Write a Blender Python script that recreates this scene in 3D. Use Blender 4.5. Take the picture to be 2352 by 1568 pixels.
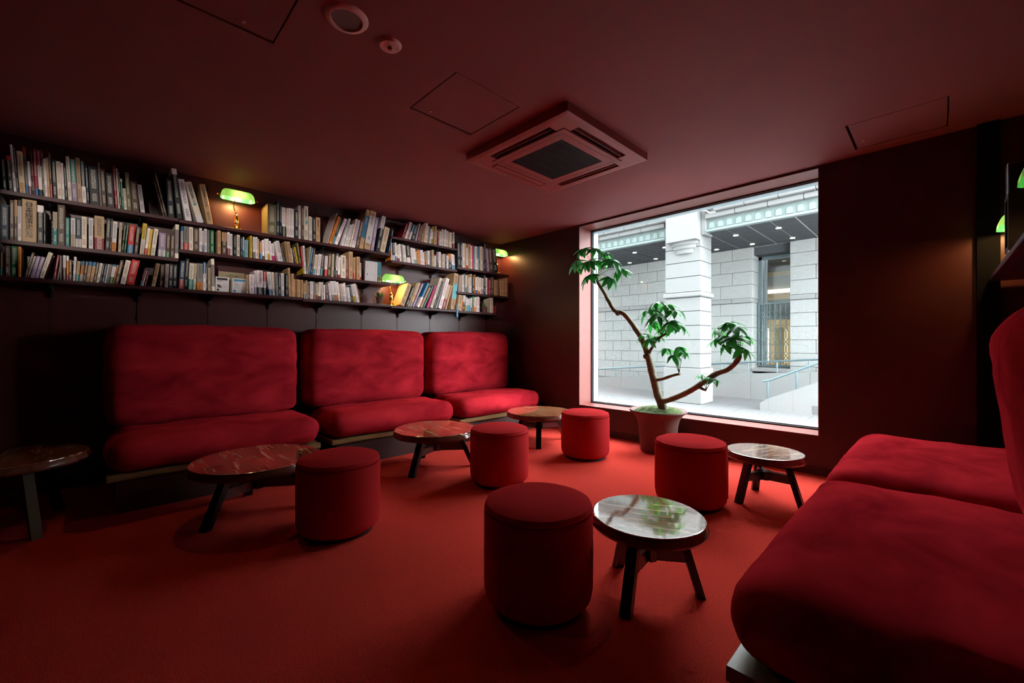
import bpy, bmesh, math, random
from mathutils import Vector, Matrix, Euler
random.seed(7)
PI = math.pi
S = bpy.context.scene
for o in list(bpy.data.objects): bpy.data.objects.remove(o)
COL = S.collection

# ------------------------------------------------------------ camera, world, exposure
FPX = 960.0; CXP = 1176.0; CYP = 788.0; HC = 1.023
YAW = math.atan(982.0 / FPX)
FW = (-math.sin(YAW), math.cos(YAW)); RT = (math.cos(YAW), math.sin(YAW))
cd = bpy.data.cameras.new('camera'); cam = bpy.data.objects.new('camera', cd); COL.objects.link(cam)
cam.location = (0, 0, HC); cam.rotation_euler = (PI / 2, 0, YAW)
cd.sensor_width = 36; cd.lens = FPX / 2352 * 36; cd.shift_y = 4 / 2352; cd.clip_start = 0.03
S.camera = cam
SKY = 27.0
SPOT = 210.0
w = bpy.data.worlds.new('world'); S.world = w; w.use_nodes = True
bg = w.node_tree.nodes['Background']; bg.inputs[0].default_value = (0.90, 0.96, 1.0, 1); bg.inputs[1].default_value = SKY
S.view_settings.view_transform = 'Standard'; S.view_settings.look = 'None'
S.view_settings.gamma = 1; S.view_settings.use_curve_mapping = False
S.view_settings.exposure = 0.0

# room: x -4.29 .. 0.46, window wall y = 3.967, floor 0, ceiling 2.4
XL, XR, YW, YB, ZC = -4.29, 0.46, 3.967, -6.0, 2.40
WX0, WX1, WZ0, WZ1, YG = -2.939, -0.652, 0.302, 2.384, 4.22

def ray(px, py):
    a = (px - CXP) / FPX
    return (FW[0] + RT[0] * a, FW[1] + RT[1] * a, (CYP - py) / FPX)
def on_x(px, py, X):
    d = ray(px, py); t = X / d[0]; return Vector((X, d[1] * t, HC + d[2] * t))
def on_y(px, py, Y):
    d = ray(px, py); t = Y / d[1]; return Vector((d[0] * t, Y, HC + d[2] * t))

# ------------------------------------------------------------ materials
def lin(c): return tuple(c) + (1,) if len(c) == 3 else c
MATS = {}
def mat(name, col, rough=0.6, metal=0.0, spec=0.5, noise=None, bump=None, ior=None, sheen=0, emit=None, coat=0, stretch=(1, 1, 1), col2=None):
    m = bpy.data.materials.new(name); m.use_nodes = True; MATS[name] = m
    nt = m.node_tree; b = nt.nodes['Principled BSDF']
    b.inputs['Base Color'].default_value = lin(col); b.inputs['Roughness'].default_value = rough
    b.inputs['Metallic'].default_value = metal; b.inputs['Specular IOR Level'].default_value = spec
    if ior: b.inputs['IOR'].default_value = ior
    if coat: b.inputs['Coat Weight'].default_value = coat; b.inputs['Coat Roughness'].default_value = 0.1
    if sheen:
        b.inputs['Sheen Weight'].default_value = sheen; b.inputs['Sheen Roughness'].default_value = 0.35
        b.inputs['Sheen Tint'].default_value = (1.0, 0.05, 0.07, 1)
    if emit: b.inputs['Emission Color'].default_value = lin(emit[0]); b.inputs['Emission Strength'].default_value = emit[1]
    if noise or bump:
        tc = nt.nodes.new('ShaderNodeTexCoord'); mp = nt.nodes.new('ShaderNodeMapping')
        mp.inputs['Scale'].default_value = stretch
        nt.links.new(tc.outputs['Object'], mp.inputs[0])
    if noise:
        n = nt.nodes.new('ShaderNodeTexNoise'); n.inputs['Scale'].default_value = noise[0]; n.inputs['Detail'].default_value = noise[2] if len(noise) > 2 else 4
        n.inputs['Distortion'].default_value = noise[3] if len(noise) > 3 else 0
        cr = nt.nodes.new('ShaderNodeValToRGB'); a = noise[1]
        cr.color_ramp.elements[0].position = 0.3; cr.color_ramp.elements[1].position = 0.7
        c2 = col2 if col2 else tuple(min(1, x * (1 + a)) for x in col)
        cr.color_ramp.elements[0].color = lin(tuple(x * (1 - a) for x in col)) if not col2 else lin(col)
        cr.color_ramp.elements[1].color = lin(c2)
        nt.links.new(mp.outputs[0], n.inputs[0]); nt.links.new(n.outputs[0], cr.inputs[0]); nt.links.new(cr.outputs[0], b.inputs['Base Color'])
    if bump:
        n2 = nt.nodes.new('ShaderNodeTexNoise'); n2.inputs['Scale'].default_value = bump[0]; n2.inputs['Detail'].default_value = 5
        bp = nt.nodes.new('ShaderNodeBump'); bp.inputs['Strength'].default_value = bump[1]; bp.inputs['Distance'].default_value = bump[2]
        nt.links.new(mp.outputs[0], n2.inputs[0]); nt.links.new(n2.outputs[0], bp.inputs['Height']); nt.links.new(bp.outputs[0], b.inputs['Normal'])
    return m

m_wall = mat('red_wall_paint', (0.060, 0.0105, 0.010), 0.42, noise=(2, 0.06), bump=(260, 0.08, 0.001))
m_ceil = mat('red_ceiling_paint', (0.27, 0.068, 0.070), 0.75, noise=(1.5, 0.05))
m_trim = mat('red_gloss_paint', (0.23, 0.055, 0.042), 0.42)
m_carpet = mat('red_carpet', (0.57, 0.052, 0.038), 0.95, spec=0.0, noise=(190, 0.28, 3), bump=(420, 0.6, 0.004))
m_velvet = mat('red_velvet', (0.21, 0.007, 0.014), 0.65, spec=0.0, noise=(5.0, 0.4, 8, 0.6), sheen=0.28, bump=(9, 0.35, 0.012), stretch=(1, 0.6, 1.3), col2=(0.53, 0.024, 0.036))
m_felt = mat('red_felt', (0.42, 0.027, 0.030), 0.9, spec=0.0, noise=(300, 0.15, 2), bump=(500, 0.3, 0.002), sheen=0.3)
m_black = mat('black_lacquered_wood', (0.006, 0.007, 0.009), 0.30, spec=0.5)
m_beam = mat('satin_black_beam', (0.006, 0.007, 0.009), 0.28, spec=0.5, ior=2.1)
m_iron = mat('black_iron', (0.012, 0.012, 0.013), 0.5)
m_shelf = mat('dark_red_shelf_board', (0.055, 0.013, 0.015), 0.45, spec=0.3, noise=(6, 0.2), stretch=(8, 1, 8))
m_plinth = mat('dark_plinth', (0.05, 0.014, 0.012), 0.6)
m_wood = mat('pale_oak', (0.22, 0.135, 0.055), 0.35, noise=(5, 0.25), stretch=(10, 1, 10))
m_brass = mat('brass', (0.95, 0.58, 0.16), 0.16, metal=1)
m_alu = mat('blue_grey_window_metal', (0.42, 0.53, 0.58), 0.4, metal=0.2)
m_rubber = mat('black_gasket', (0.012, 0.012, 0.014), 0.6)
m_granite = mat('pale_granite', (0.295, 0.30, 0.295), 0.85, spec=0.3, noise=(60, 0.16, 6), bump=(9, 0.5, 0.05))
m_smooth = mat('smooth_pale_granite', (0.235, 0.236, 0.234), 0.8, spec=0.3, noise=(140, 0.08, 4))
m_pave = mat('grey_paving', (0.135, 0.135, 0.138), 0.8, noise=(50, 0.12, 5))
m_pave2 = mat('pale_paver', (0.155, 0.158, 0.162), 0.8, noise=(8, 0.15, 5))
m_joint = mat('dark_joint', (0.07, 0.07, 0.075), 0.9)
m_teal = mat('pale_teal_metal', (0.16, 0.20, 0.195), 0.5, noise=(7, 0.12))
m_teal_l = mat('light_teal_metal', (0.22, 0.28, 0.275), 0.45)
m_soffit = mat('dark_grey_soffit', (0.045, 0.052, 0.058), 0.8)
m_soffgrid = mat('grey_soffit_grid', (0.62, 0.60, 0.58), 0.7)
m_gate = mat('blue_grey_gate_metal', (0.17, 0.23, 0.25), 0.4, metal=0.5)
m_rail = mat('steel_rail', (0.16, 0.23, 0.26), 0.35, metal=0.5)
m_terra = mat('terracotta', (0.105, 0.045, 0.034), 0.7, noise=(12, 0.15))
m_moss = mat('green_moss', (0.018, 0.04, 0.003), 0.95, noise=(45, 0.6, 6), bump=(60, 1, 0.01), col2=(0.06, 0.10, 0.010))
m_bark = mat('grey_brown_bark', (0.16, 0.135, 0.085), 0.85, noise=(30, 0.3, 6), bump=(60, 0.7, 0.004))
m_leaf = mat('glossy_green_leaf', (0.010, 0.13, 0.030), 0.42, noise=(6, 0.35), spec=0.35)
def translucent_leaf(m):
    nt = m.node_tree; L = nt.links.new; b = nt.nodes['Principled BSDF']; t = nt.nodes.new('ShaderNodeBsdfTranslucent'); t.inputs[0].default_value = (0.05, 0.42, 0.05, 1)
    mx = nt.nodes.new('ShaderNodeMixShader'); mx.inputs[0].default_value = 0.25; L(b.outputs[0], mx.inputs[1]); L(t.outputs[0], mx.inputs[2]); L(mx.outputs[0], nt.nodes['Material Output'].inputs[0])
translucent_leaf(m_leaf)
m_fern = mat('fern_green', (0.05, 0.16, 0.02), 0.6)
m_acbody = mat('ac_red_plastic', (0.36, 0.075, 0.065), 0.5)
m_acdark = mat('ac_dark', (0.012, 0.012, 0.014), 0.6)
m_grille = mat('ac_grille', (0.05, 0.04, 0.045), 0.55)
m_rose = mat('rose_plastic', (0.78, 0.46, 0.44), 0.45)
m_mesh = mat('speaker_mesh', (0.20, 0.15, 0.15), 0.7, bump=(900, 0.5, 0.001))
m_glasslens = mat('lens', (0.5, 0.35, 0.2), 0.05, metal=1)
m_cord = mat('black_cord', (0.02, 0.014, 0.014), 0.5)
m_ribbon = mat('blue_ribbon', (0.01, 0.20, 0.42), 0.5)
m_page = mat('paper_pages', (0.60, 0.52, 0.42), 0.9)
m_ink = mat('black_ink', (0.01, 0.01, 0.012), 0.7)
m_inkw = mat('white_ink', (0.75, 0.75, 0.75), 0.7)
m_inkt = mat('teal_ink', (0.02, 0.35, 0.33), 0.7)
m_inkb = mat('blue_ink', (0.01, 0.20, 0.42), 0.7)
m_inkr = mat('red_ink', (0.5, 0.02, 0.04), 0.7)
m_ochre = mat('shop_wall', (0.42, 0.30, 0.15), 0.8)
m_lampw = mat('downlight_lens', (1, 0.9, 0.75), 0.5, emit=((1.0, 0.86, 0.66), 14))
m_bulb = mat('bulb_glass', (1, 0.8, 0.5), 0.4, emit=((1.0, 0.55, 0.16), 12))
m_strip = mat('shop_strip_light', (1, 0.9, 0.7), 0.5, emit=((1.0, 0.88, 0.66), 3.5))

def travertine():
    m = bpy.data.materials.new('red_travertine'); m.use_nodes = True; nt = m.node_tree; b = nt.nodes['Principled BSDF']; L = nt.links.new
    tc = nt.nodes.new('ShaderNodeTexCoord'); mp = nt.nodes.new('ShaderNodeMapping'); mp.inputs['Scale'].default_value = (0.16, 1.0, 1)
    mp.inputs['Rotation'].default_value = (0, 0, 0.18)
    L(tc.outputs['Object'], mp.inputs[0])
    n = nt.nodes.new('ShaderNodeTexNoise'); n.inputs['Scale'].default_value = 22; n.inputs['Detail'].default_value = 6; n.inputs['Distortion'].default_value = 0.8
    L(mp.outputs[0], n.inputs[0])
    cr = nt.nodes.new('ShaderNodeValToRGB'); e = cr.color_ramp.elements
    e[0].position = 0.30; e[0].color = (0.22, 0.06, 0.028, 1); e[1].position = 0.60; e[1].color = (0.50, 0.20, 0.085, 1)
    x = e.new(0.45); x.color = (0.36, 0.11, 0.045, 1)
    L(n.outputs[0], cr.inputs[0])
    n2 = nt.nodes.new('ShaderNodeTexNoise'); n2.inputs['Scale'].default_value = 13; n2.inputs['Detail'].default_value = 9; n2.inputs['Roughness'].default_value = 0.72
    mp2 = nt.nodes.new('ShaderNodeMapping'); mp2.inputs['Scale'].default_value = (0.14, 1.3, 1); mp2.inputs['Rotation'].default_value = (0, 0, 0.18); L(tc.outputs['Object'], mp2.inputs[0]); L(mp2.outputs[0], n2.inputs[0])
    n3 = nt.nodes.new('ShaderNodeTexNoise'); n3.inputs['Scale'].default_value = 38; n3.inputs['Detail'].default_value = 3; L(mp2.outputs[0], n3.inputs[0])
    mul = nt.nodes.new('ShaderNodeMath'); mul.operation = 'MULTIPLY'; L(n2.outputs[0], mul.inputs[0]); L(n3.outputs[0], mul.inputs[1])
    r2 = nt.nodes.new('ShaderNodeValToRGB'); r2.color_ramp.elements[0].position = 0.285; r2.color_ramp.elements[1].position = 0.32
    L(mul.outputs[0], r2.inputs[0])
    mx = nt.nodes.new('ShaderNodeMix'); mx.data_type = 'RGBA'
    L(r2.outputs[0], mx.inputs['Factor']); L(cr.outputs[0], mx.inputs['A']); mx.inputs['B'].default_value = (0.85, 0.58, 0.38, 1)
    L(mx.outputs['Result'], b.inputs['Base Color'])
    b.inputs['Roughness'].default_value = 0.07; b.inputs['IOR'].default_value = 2.2
    b.inputs['Coat Weight'].default_value = 1.0; b.inputs['Coat IOR'].default_value = 2.2; b.inputs['Coat Roughness'].default_value = 0.04
    return m
m_trav = travertine()
m_edge = mat('polished_brown_stone_edge', (0.14, 0.045, 0.03), 0.16, spec=0.6, noise=(20, 0.3))

def shade_mat():
    m = bpy.data.materials.new('green_opal_glass'); m.use_nodes = True; nt = m.node_tree; L = nt.links.new
    nt.nodes.remove(nt.nodes['Principled BSDF']); out = nt.nodes['Material Output']
    d = nt.nodes.new('ShaderNodeBsdfDiffuse'); d.inputs[0].default_value = (0.03, 0.36, 0.14, 1)
    t = nt.nodes.new('ShaderNodeBsdfTranslucent'); t.inputs[0].default_value = (0.20, 0.58, 0.28, 1)
    g = nt.nodes.new('ShaderNodeBsdfGlossy'); g.inputs['Roughness'].default_value = 0.12
    m1 = nt.nodes.new('ShaderNodeMixShader'); m1.inputs[0].default_value = 0.17; L(d.outputs[0], m1.inputs[1]); L(t.outputs[0], m1.inputs[2])
    m2 = nt.nodes.new('ShaderNodeMixShader'); m2.inputs[0].default_value = 0.06; L(m1.outputs[0], m2.inputs[1]); L(g.outputs[0], m2.inputs[2])
    L(m2.outputs[0], out.inputs[0]); return m
m_shade = shade_mat()
def glass_mat():
    m = bpy.data.materials.new('clear_window_glass'); m.use_nodes = True; nt = m.node_tree; L = nt.links.new
    nt.nodes.remove(nt.nodes['Principled BSDF']); out = nt.nodes['Material Output']
    t = nt.nodes.new('ShaderNodeBsdfTransparent'); t.inputs[0].default_value = (0.96, 0.98, 0.975, 1)
    g = nt.nodes.new('ShaderNodeBsdfGlossy'); g.inputs['Roughness'].default_value = 0.0
    lw = nt.nodes.new('ShaderNodeLayerWeight'); lw.inputs[0].default_value = 0.5
    pw = nt.nodes.new('ShaderNodeMath'); pw.operation = 'POWER'; L(lw.outputs['Facing'], pw.inputs[0]); pw.inputs[1].default_value = 5
    fr = nt.nodes.new('ShaderNodeMath'); fr.operation = 'MULTIPLY_ADD'; L(pw.outputs[0], fr.inputs[0]); fr.inputs[1].default_value = 0.9; fr.inputs[2].default_value = 0.035
    mx = nt.nodes.new('ShaderNodeMixShader'); L(fr.outputs[0], mx.inputs[0]); L(t.outputs[0], mx.inputs[1]); L(g.outputs[0], mx.inputs[2])
    L(mx.outputs[0], out.inputs[0]); return m
m_glass = glass_mat()

def spine_mat():
    m = bpy.data.materials.new('printed_book_cover'); m.use_nodes = True; nt = m.node_tree; b = nt.nodes['Principled BSDF']; L = nt.links.new
    c = nt.nodes.new('ShaderNodeAttribute'); c.attribute_name = 'Col'
    t = nt.nodes.new('ShaderNodeAttribute'); t.attribute_name = 'Txt'
    uv = nt.nodes.new('ShaderNodeUVMap')
    sx = nt.nodes.new('ShaderNodeSeparateXYZ'); L(uv.outputs[0], sx.inputs[0])
    def math_(op, a, bb=None):
        n = nt.nodes.new('ShaderNodeMath'); n.operation = op
        if isinstance(a, float): n.inputs[0].default_value = a
        else: L(a, n.inputs[0])
        if bb is not None:
            if isinstance(bb, float): n.inputs[1].default_value = bb
            else: L(bb, n.inputs[1])
        return n.outputs[0]
    u, v = sx.outputs[0], sx.outputs[1]
    nz = nt.nodes.new('ShaderNodeTexNoise'); nz.inputs['Scale'].default_value = 5.5; nz.inputs['Detail'].default_value = 2
    cb = nt.nodes.new('ShaderNodeCombineXYZ'); L(math_('MULTIPLY', u, 1.6), cb.inputs[0]); L(v, cb.inputs[1]); L(cb.outputs[0], nz.inputs[0])
    ink = math_('GREATER_THAN', nz.outputs[0], 0.50)
    inu = math_('LESS_THAN', math_('ABSOLUTE', math_('SUBTRACT', u, 0.5)), 0.24)
    gap = math_('LESS_THAN', math_('FRACT', v), 0.80)
    k = math_('MULTIPLY', math_('MULTIPLY', ink, inu), math_('MULTIPLY', gap, t.outputs['Alpha']))
    mx = nt.nodes.new('ShaderNodeMix'); mx.data_type = 'RGBA'
    L(k, mx.inputs['Factor']); L(c.outputs['Color'], mx.inputs['A']); L(t.outputs['Color'], mx.inputs['B'])
    L(mx.outputs['Result'], b.inputs['Base Color']); b.inputs['Roughness'].default_value = 0.5; b.inputs['Specular IOR Level'].default_value = 0.4
    return m
m_spine = spine_mat()

# ------------------------------------------------------------ object helpers
def obj(name, bm, m, parent=None, smooth=False, loc=None):
    me = bpy.data.meshes.new(name); bm.normal_update(); bm.to_mesh(me); bm.free()
    for x in (m if isinstance(m, (list, tuple)) else [m]): me.materials.append(x)
    if smooth:
        for p in me.polygons: p.use_smooth = True
        try: me.set_sharp_from_angle(angle=0.7)
        except Exception: pass
    o = bpy.data.objects.new(name, me); COL.objects.link(o)
    if loc: o.location = loc
    if parent: o.parent = parent
    return o
def thing(name, label, cat, loc=(0, 0, 0), rz=0, group=None):
    o = bpy.data.objects.new(name, None); COL.objects.link(o); o.location = loc; o.rotation_euler = (0, 0, rz); o.empty_display_size = 0.1
    o['label'] = label; o['category'] = cat
    if group: o['group'] = group
    return o
def tag(o, label, cat, group=None):
    o['label'] = label; o['category'] = cat
    if group: o['group'] = group
    return o
def struct(name, bm, m, parent=None, smooth=False):
    o = obj(name, bm, m, parent, smooth)
    if parent is None: o['kind'] = 'structure'
    return o
def box(bm, x0, x1, y0, y1, z0, z1, bev=0, mi=0, M=None):
    r = bmesh.ops.create_cube(bm, size=1)
    vs = r['verts']
    for v in vs:
        v.co = Vector((x0 + (v.co.x + .5) * (x1 - x0), y0 + (v.co.y + .5) * (y1 - y0), z0 + (v.co.z + .5) * (z1 - z0)))
        if M: v.co = M @ v.co
    fs = set(f for v in vs for f in v.link_faces)
    for f in fs: f.material_index = mi
    if bev:
        es = set(e for v in vs for e in v.link_edges)
        bmesh.ops.bevel(bm, geom=list(es), offset=bev, segments=1, affect='EDGES')
    return bm
def B(*a, **k): return box(bmesh.new(), *a, **k)
def lathe(prof, seg=32, M=None, bm=None):
    bm = bm or bmesh.new(); rings = []
    for r, z in prof:
        if r < 1e-6: rings.append([bm.verts.new((0, 0, z))])
        else: rings.append([bm.verts.new((r * math.cos(2 * PI * i / seg), r * math.sin(2 * PI * i / seg), z)) for i in range(seg)])
    for a, b in zip(rings, rings[1:]):
        for i in range(seg):
            j = (i + 1) % seg
            if len(a) == 1 and len(b) == 1: continue
            if len(a) == 1: bm.faces.new((a[0], b[j], b[i]))
            elif len(b) == 1: bm.faces.new((a[i], a[j], b[0]))
            else: bm.faces.new((a[i], a[j], b[j], b[i]))
    if M:
        for ring in rings:
            for v in ring: v.co = M @ v.co
    bmesh.ops.recalc_face_normals(bm, faces=bm.faces)
    return bm
def tube(bm, pts, rad, seg=8):
    pts = [Vector(p) for p in pts]; n = len(pts)
    if not isinstance(rad, (list, tuple)): rad = [rad] * n
    rings = []; up = Vector((0.31, 0.17, 0.93))
    for i, p in enumerate(pts):
        t = (pts[min(i + 1, n - 1)] - pts[max(i - 1, 0)]).normalized()
        a = t.cross(up)
        if a.length < 0.1: a = t.cross(Vector((1, 0, 0)))
        a.normalize(); b = t.cross(a)
        rings.append([bm.verts.new(p + (a * math.cos(2 * PI * k / seg) + b * math.sin(2 * PI * k / seg)) * rad[i]) for k in range(seg)])
    for r0, r1 in zip(rings, rings[1:]):
        for k in range(seg):
            bm.faces.new((r0[k], r0[(k + 1) % seg], r1[(k + 1) % seg], r1[k]))
    bm.faces.new(rings[0][::-1]); bm.faces.new(rings[-1])
    bmesh.ops.recalc_face_normals(bm, faces=bm.faces)
    return bm
def beam(bm, p, q, w, h, bev=0):
    p, q = Vector(p), Vector(q); d = q - p; L = d.length; t = d.normalized()
    up = Vector((0, 0, 1)) if abs(t.z) < .9 else Vector((t.x, t.y, 0)).normalized() if (abs(t.x) + abs(t.y)) > 1e-4 else Vector((1, 0, 0))
    s = t.cross(up).normalized(); u = s.cross(t).normalized()
    M = Matrix(((t.x, s.x, u.x, p.x), (t.y, s.y, u.y, p.y), (t.z, s.z, u.z, p.z), (0, 0, 0, 1)))
    return box(bm, 0, L, -w / 2, w / 2, -h / 2, h / 2, bev, M=M)
def round_box(sx, sy, sz, r, n=14, puff=0.0, wr=0.0, seed=0):
    """cushion: rounded box centred on the origin, faces puffed out, soft wrinkles"""
    from mathutils import noise as N
    bm = bmesh.new(); bmesh.ops.create_cube(bm, size=2)
    bmesh.ops.subdivide_edges(bm, edges=bm.edges[:], cuts=n, use_grid_fill=True)
    h = Vector((sx / 2, sy / 2, sz / 2)); rr = Vector((min(r, h.x), min(r, h.y), min(r, h.z)))
    for v in bm.verts:
        c = v.co.copy(); p = Vector((0, 0, 0)); q = Vector((0, 0, 0))
        for k in range(3):
            s = math.copysign(1, c[k]); a = abs(c[k]); e = min(1, a) ; x = e * h[k]
            # denser sampling near the rims
            x = h[k] * (1 - (1 - e) ** 1.35)
            inner = h[k] - rr[k]
            p[k] = s * min(x, inner); q[k] = s * max(0, x - inner) / max(rr[k], 1e-6)
        if q.length > 1e-6: d = q.normalized()
        else: d = Vector((0, 0, 0))
        m = max(abs(q.x), abs(q.y), abs(q.z))
        v.co = Vector((p[k] + d[k] * rr[k] * m for k in range(3))) if q.length > 1e-6 else p
        u = Vector((v.co.x / h.x, v.co.y / h.y, v.co.z / h.z))
        for k in range(3):
            i, j = (k + 1) % 3, (k + 2) % 3
            v.co[k] += math.copysign(puff, u[k]) * (abs(u[k]) ** 3) * max(0, 1 - u[i] ** 2) * max(0, 1 - u[j] ** 2)
        if wr:
            nrm = d if d.length > 0 else u.normalized()
            cz = Vector((v.co.x * 9, v.co.y * 5, v.co.z * 9 + seed))
            edge = 0.35 + 0.65 * min(1, abs(u.y) ** 4 + abs(u.z) ** 4)
            ax = Vector([1 if abs(u[k]) == max(abs(t) for t in u) else 0 for k in range(3)])
            v.co += Vector((math.copysign(ax.x, u.x), math.copysign(ax.y, u.y), math.copysign(ax.z, u.z))) * wr * edge * (N.noise(cz) + 0.6 * N.noise(cz * 2.3))
    bmesh.ops.recalc_face_normals(bm, faces=bm.faces)
    return bm
def text(name, s, size, m, parent, M, ext=0.0004, align='CENTER', line=1.0, extra=None):
    c = bpy.data.curves.new(name, 'FONT'); c.body = s; c.size = size; c.extrude = ext; c.align_x = align; c.align_y = 'TOP'; c.space_line = line
    c.materials.append(m); c.resolution_u = 2
    o = bpy.data.objects.new(name, c); COL.objects.link(o); o.parent = parent
    bpy.context.view_layer.update()
    me = bpy.data.meshes.new_from_object(o); n = bpy.data.objects.new(name, me); COL.objects.link(n); n.parent = parent; n.matrix_local = M
    bpy.data.objects.remove(o); bpy.data.curves.remove(c)
    return n
# local axes for lettering on a face looking toward +x: text x -> +y? seen from +x the reading direction runs toward +y
M_FACE_X = Matrix(((0, 0, 1, 0), (1, 0, 0, 0), (0, 1, 0, 0), (0, 0, 0, 1)))
def face_x(x, y, z, rot=0): return Matrix.Translation((x, y, z)) @ M_FACE_X @ Matrix.Rotation(rot, 4, 'Z')

# ------------------------------------------------------------ room shell
struct('floor', B(XL - .3, XR + .3, YB - .3, YW + .05, -0.12, 0), m_carpet)
bm = bmesh.new()
HS = [(-2.17, -1.712, 1.28, 1.738), (-2.144, -1.686, 0.10, 0.56), (-0.42, 0.038, 3.37, 3.83)]
# ceiling as grid of boxes with three square holes for the access panels
xs = sorted(set([XL - .3, XR + .3] + [v for h in HS for v in h[:2]])); ys = sorted(set([YB - .3, YW + .3] + [v for h in HS for v in h[2:]]))
for i in range(len(xs) - 1):
    for j in range(len(ys) - 1):
        cx_, cy_ = (xs[i] + xs[i + 1]) / 2, (ys[j] + ys[j + 1]) / 2
        if any(h[0] < cx_ < h[1] and h[2] < cy_ < h[3] for h in HS): continue
        box(bm, xs[i], xs[i + 1], ys[j], ys[j + 1], ZC, ZC + .12)
bmesh.ops.remove_doubles(bm, verts=bm.verts, dist=1e-5)
struct('ceiling', bm, m_ceil)
for i, h in enumerate(HS):
    t = thing('ceiling_hatch', ['square access panel in the ceiling beside the air conditioner', 'dim square access panel at the top of the picture left of the round speaker',
              'square access panel in the dark ceiling corner right of the window'][i], 'hatch', ((h[0] + h[1]) / 2, (h[2] + h[3]) / 2, ZC))
    a = (h[1] - h[0]) / 2
    bm = B(-a + .014, a - .005, -a + .007, a - .005, 0.001, 0.018, bev=.001); obj('panel', bm, m_ceil, t)
    obj('frame', B(-a - .002, a + .002, -a - .002, a + .002, 0.03, 0.05), m_acdark, t)
    for nm, q in (('latch', (-a + .06, 0)),):
        bm = lathe([(0, -.004), (.007, -.004), (.009, 0.003), (0, .0035)], 12); bmesh.ops.translate(bm, verts=bm.verts, vec=(q[0], q[1] + (-.12 if i == 0 else .1), 0)); obj(nm, bm, m_rose, t, True)
struct('wall_left', B(XL - .2, XL, YB, YW, 0, ZC), m_wall)
struct('wall_right', B(XR, XR + .2, YB, YW, 0, ZC), m_wall)
struct('wall_back', B(XL, XR, YB - .2, YB, 0, ZC), m_plinth)
bm = bmesh.new()
box(bm, XL - .2, WX0, YW, 4.36, 0, ZC); box(bm, WX1, XR + .2, YW, 4.36, 0, ZC)
box(bm, WX0, WX1, YW, 4.36, 0, WZ0); box(bm, WX0, WX1, YW, 4.36, WZ1, ZC)
struct('wall_front', bm, m_wall)
# reveal linings of the window (gloss red)
w1 = bpy.data.objects.new('window_1', None); COL.objects.link(w1); w1['kind'] = 'structure'
T_ = .006
obj('lining', B(WX0, WX0 + T_, YW - .002, YG, WZ0, WZ1), m_trim, w1)
obj('lining', B(WX1 - T_, WX1, YW - .002, YG, WZ0, WZ1), m_trim, w1)
obj('lining', B(WX0, WX1, YW - .002, YG, WZ1 - T_, WZ1), m_trim, w1)
obj('sill', B(WX0, WX1, YW - .004, YG, WZ0, WZ0 + T_), m_trim, w1)
g0 = .012
def ring(x0, x1, z0, z1, y0, y1, t):
    bm = bmesh.new()
    box(bm, x0, x0 + t, y0, y1, z0, z1); box(bm, x1 - t, x1, y0, y1, z0, z1)
    box(bm, x0 + t, x1 - t, y0, y1, z0, z0 + t); box(bm, x0 + t, x1 - t, y0, y1, z1 - t, z1); return bm
obj('gasket', ring(WX0 + T_, WX1 - T_, WZ0 + T_, WZ1 - T_, YG - .02, YG, g0), m_rubber, w1)
obj('frame', ring(WX0 + T_, WX1 - T_, WZ0 + T_, WZ1 - T_, YG, YG + .09, .022), m_alu, w1)
obj('pane', B(WX0 + .02, WX1 - .02, YG + .03, YG + .031, WZ0 + .02, WZ1 - .02), m_glass, w1)
struct('baseboard_front', B(XL, XR, YW - .012, YW, 0, .06), m_plinth)
struct('shadow_strip_1', B(0.165, 0.262, YW - .03, YW, 0, ZC), mat('matte_black_shade', (0.006, 0.006, 0.007), 0.9, spec=0.05))  # matte black strip put in for the shadow band on the window wall
# own building above and beside the window (outside face), unseen height and right end shaped to control the street light
struct('wall_exterior', (lambda bm: [box(bm, -30, XL - .2, 4.16, 4.36, -.3, 24), box(bm, XR + .2, 3, 4.16, 4.36, -.3, 24), box(bm, XL - .2, XR + .2, 4.16, 4.36, ZC + .12, 24), box(bm, XL - .2, XR + .2, 4.16, 4.36, -.3, 0), bm][-1])(bmesh.new()), m_granite)
struct('roof', B(-30, 3, YB - 1, 4.36, 24, 24.2), m_granite)

# spotlights added out of view behind the viewpoint to brighten the bookshelves
for k in range(6):
    yt = -.1 + k * .72; p = Vector((-.62, -.55 + k * .13, 2.30)); q = Vector((-4.08, yt, 1.84 if k < 3 else 1.80))
    t = thing('fill_spotlight', 'small black spotlight added to brighten the bookshelves, %s in its row' % ['first', 'second', 'third', 'fourth', 'fifth', 'last'][k], 'spotlight', (p.x, p.y, ZC), 0, 'added fill spotlights')
    d = (q - p).normalized(); M = Matrix.Translation((0, 0, -.10)) @ d.to_track_quat('Z', 'Y').to_matrix().to_4x4()
    obj('spot_head', lathe([(0, -.05), (.022, -.05), (.026, -.04), (.026, .03), (.020, .03), (.018, .0), (0, 0)], 20, M), m_iron, t, True)
    bm = bmesh.new(); tube(bm, [(0, 0, 0), (0, 0, -.05), (0, 0, -.08)], .006, 8); obj('spot_stem', bm, m_iron, t)
    ld = bpy.data.lights.new('spot_fill', 'SPOT'); ld.energy = SPOT; ld.color = (1, .90, .80); ld.spot_size = math.radians(14.2 if k < 3 else 15.5); ld.spot_blend = .55; ld.shadow_soft_size = .02
    lo = bpy.data.objects.new('spot_fill', ld); COL.objects.link(lo); lo.parent = t; lo.location = Vector((0, 0, -.10)) + d * .04; lo.rotation_euler = d.to_track_quat('-Z', 'Y').to_euler()

# ------------------------------------------------------------ wall rail standards and brackets of the shelving
STD = [-0.253, 0.192, 0.634, 1.077, 1.505, 1.963, 2.381, 2.815, 3.252, 3.69]
XF = -4.08
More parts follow.
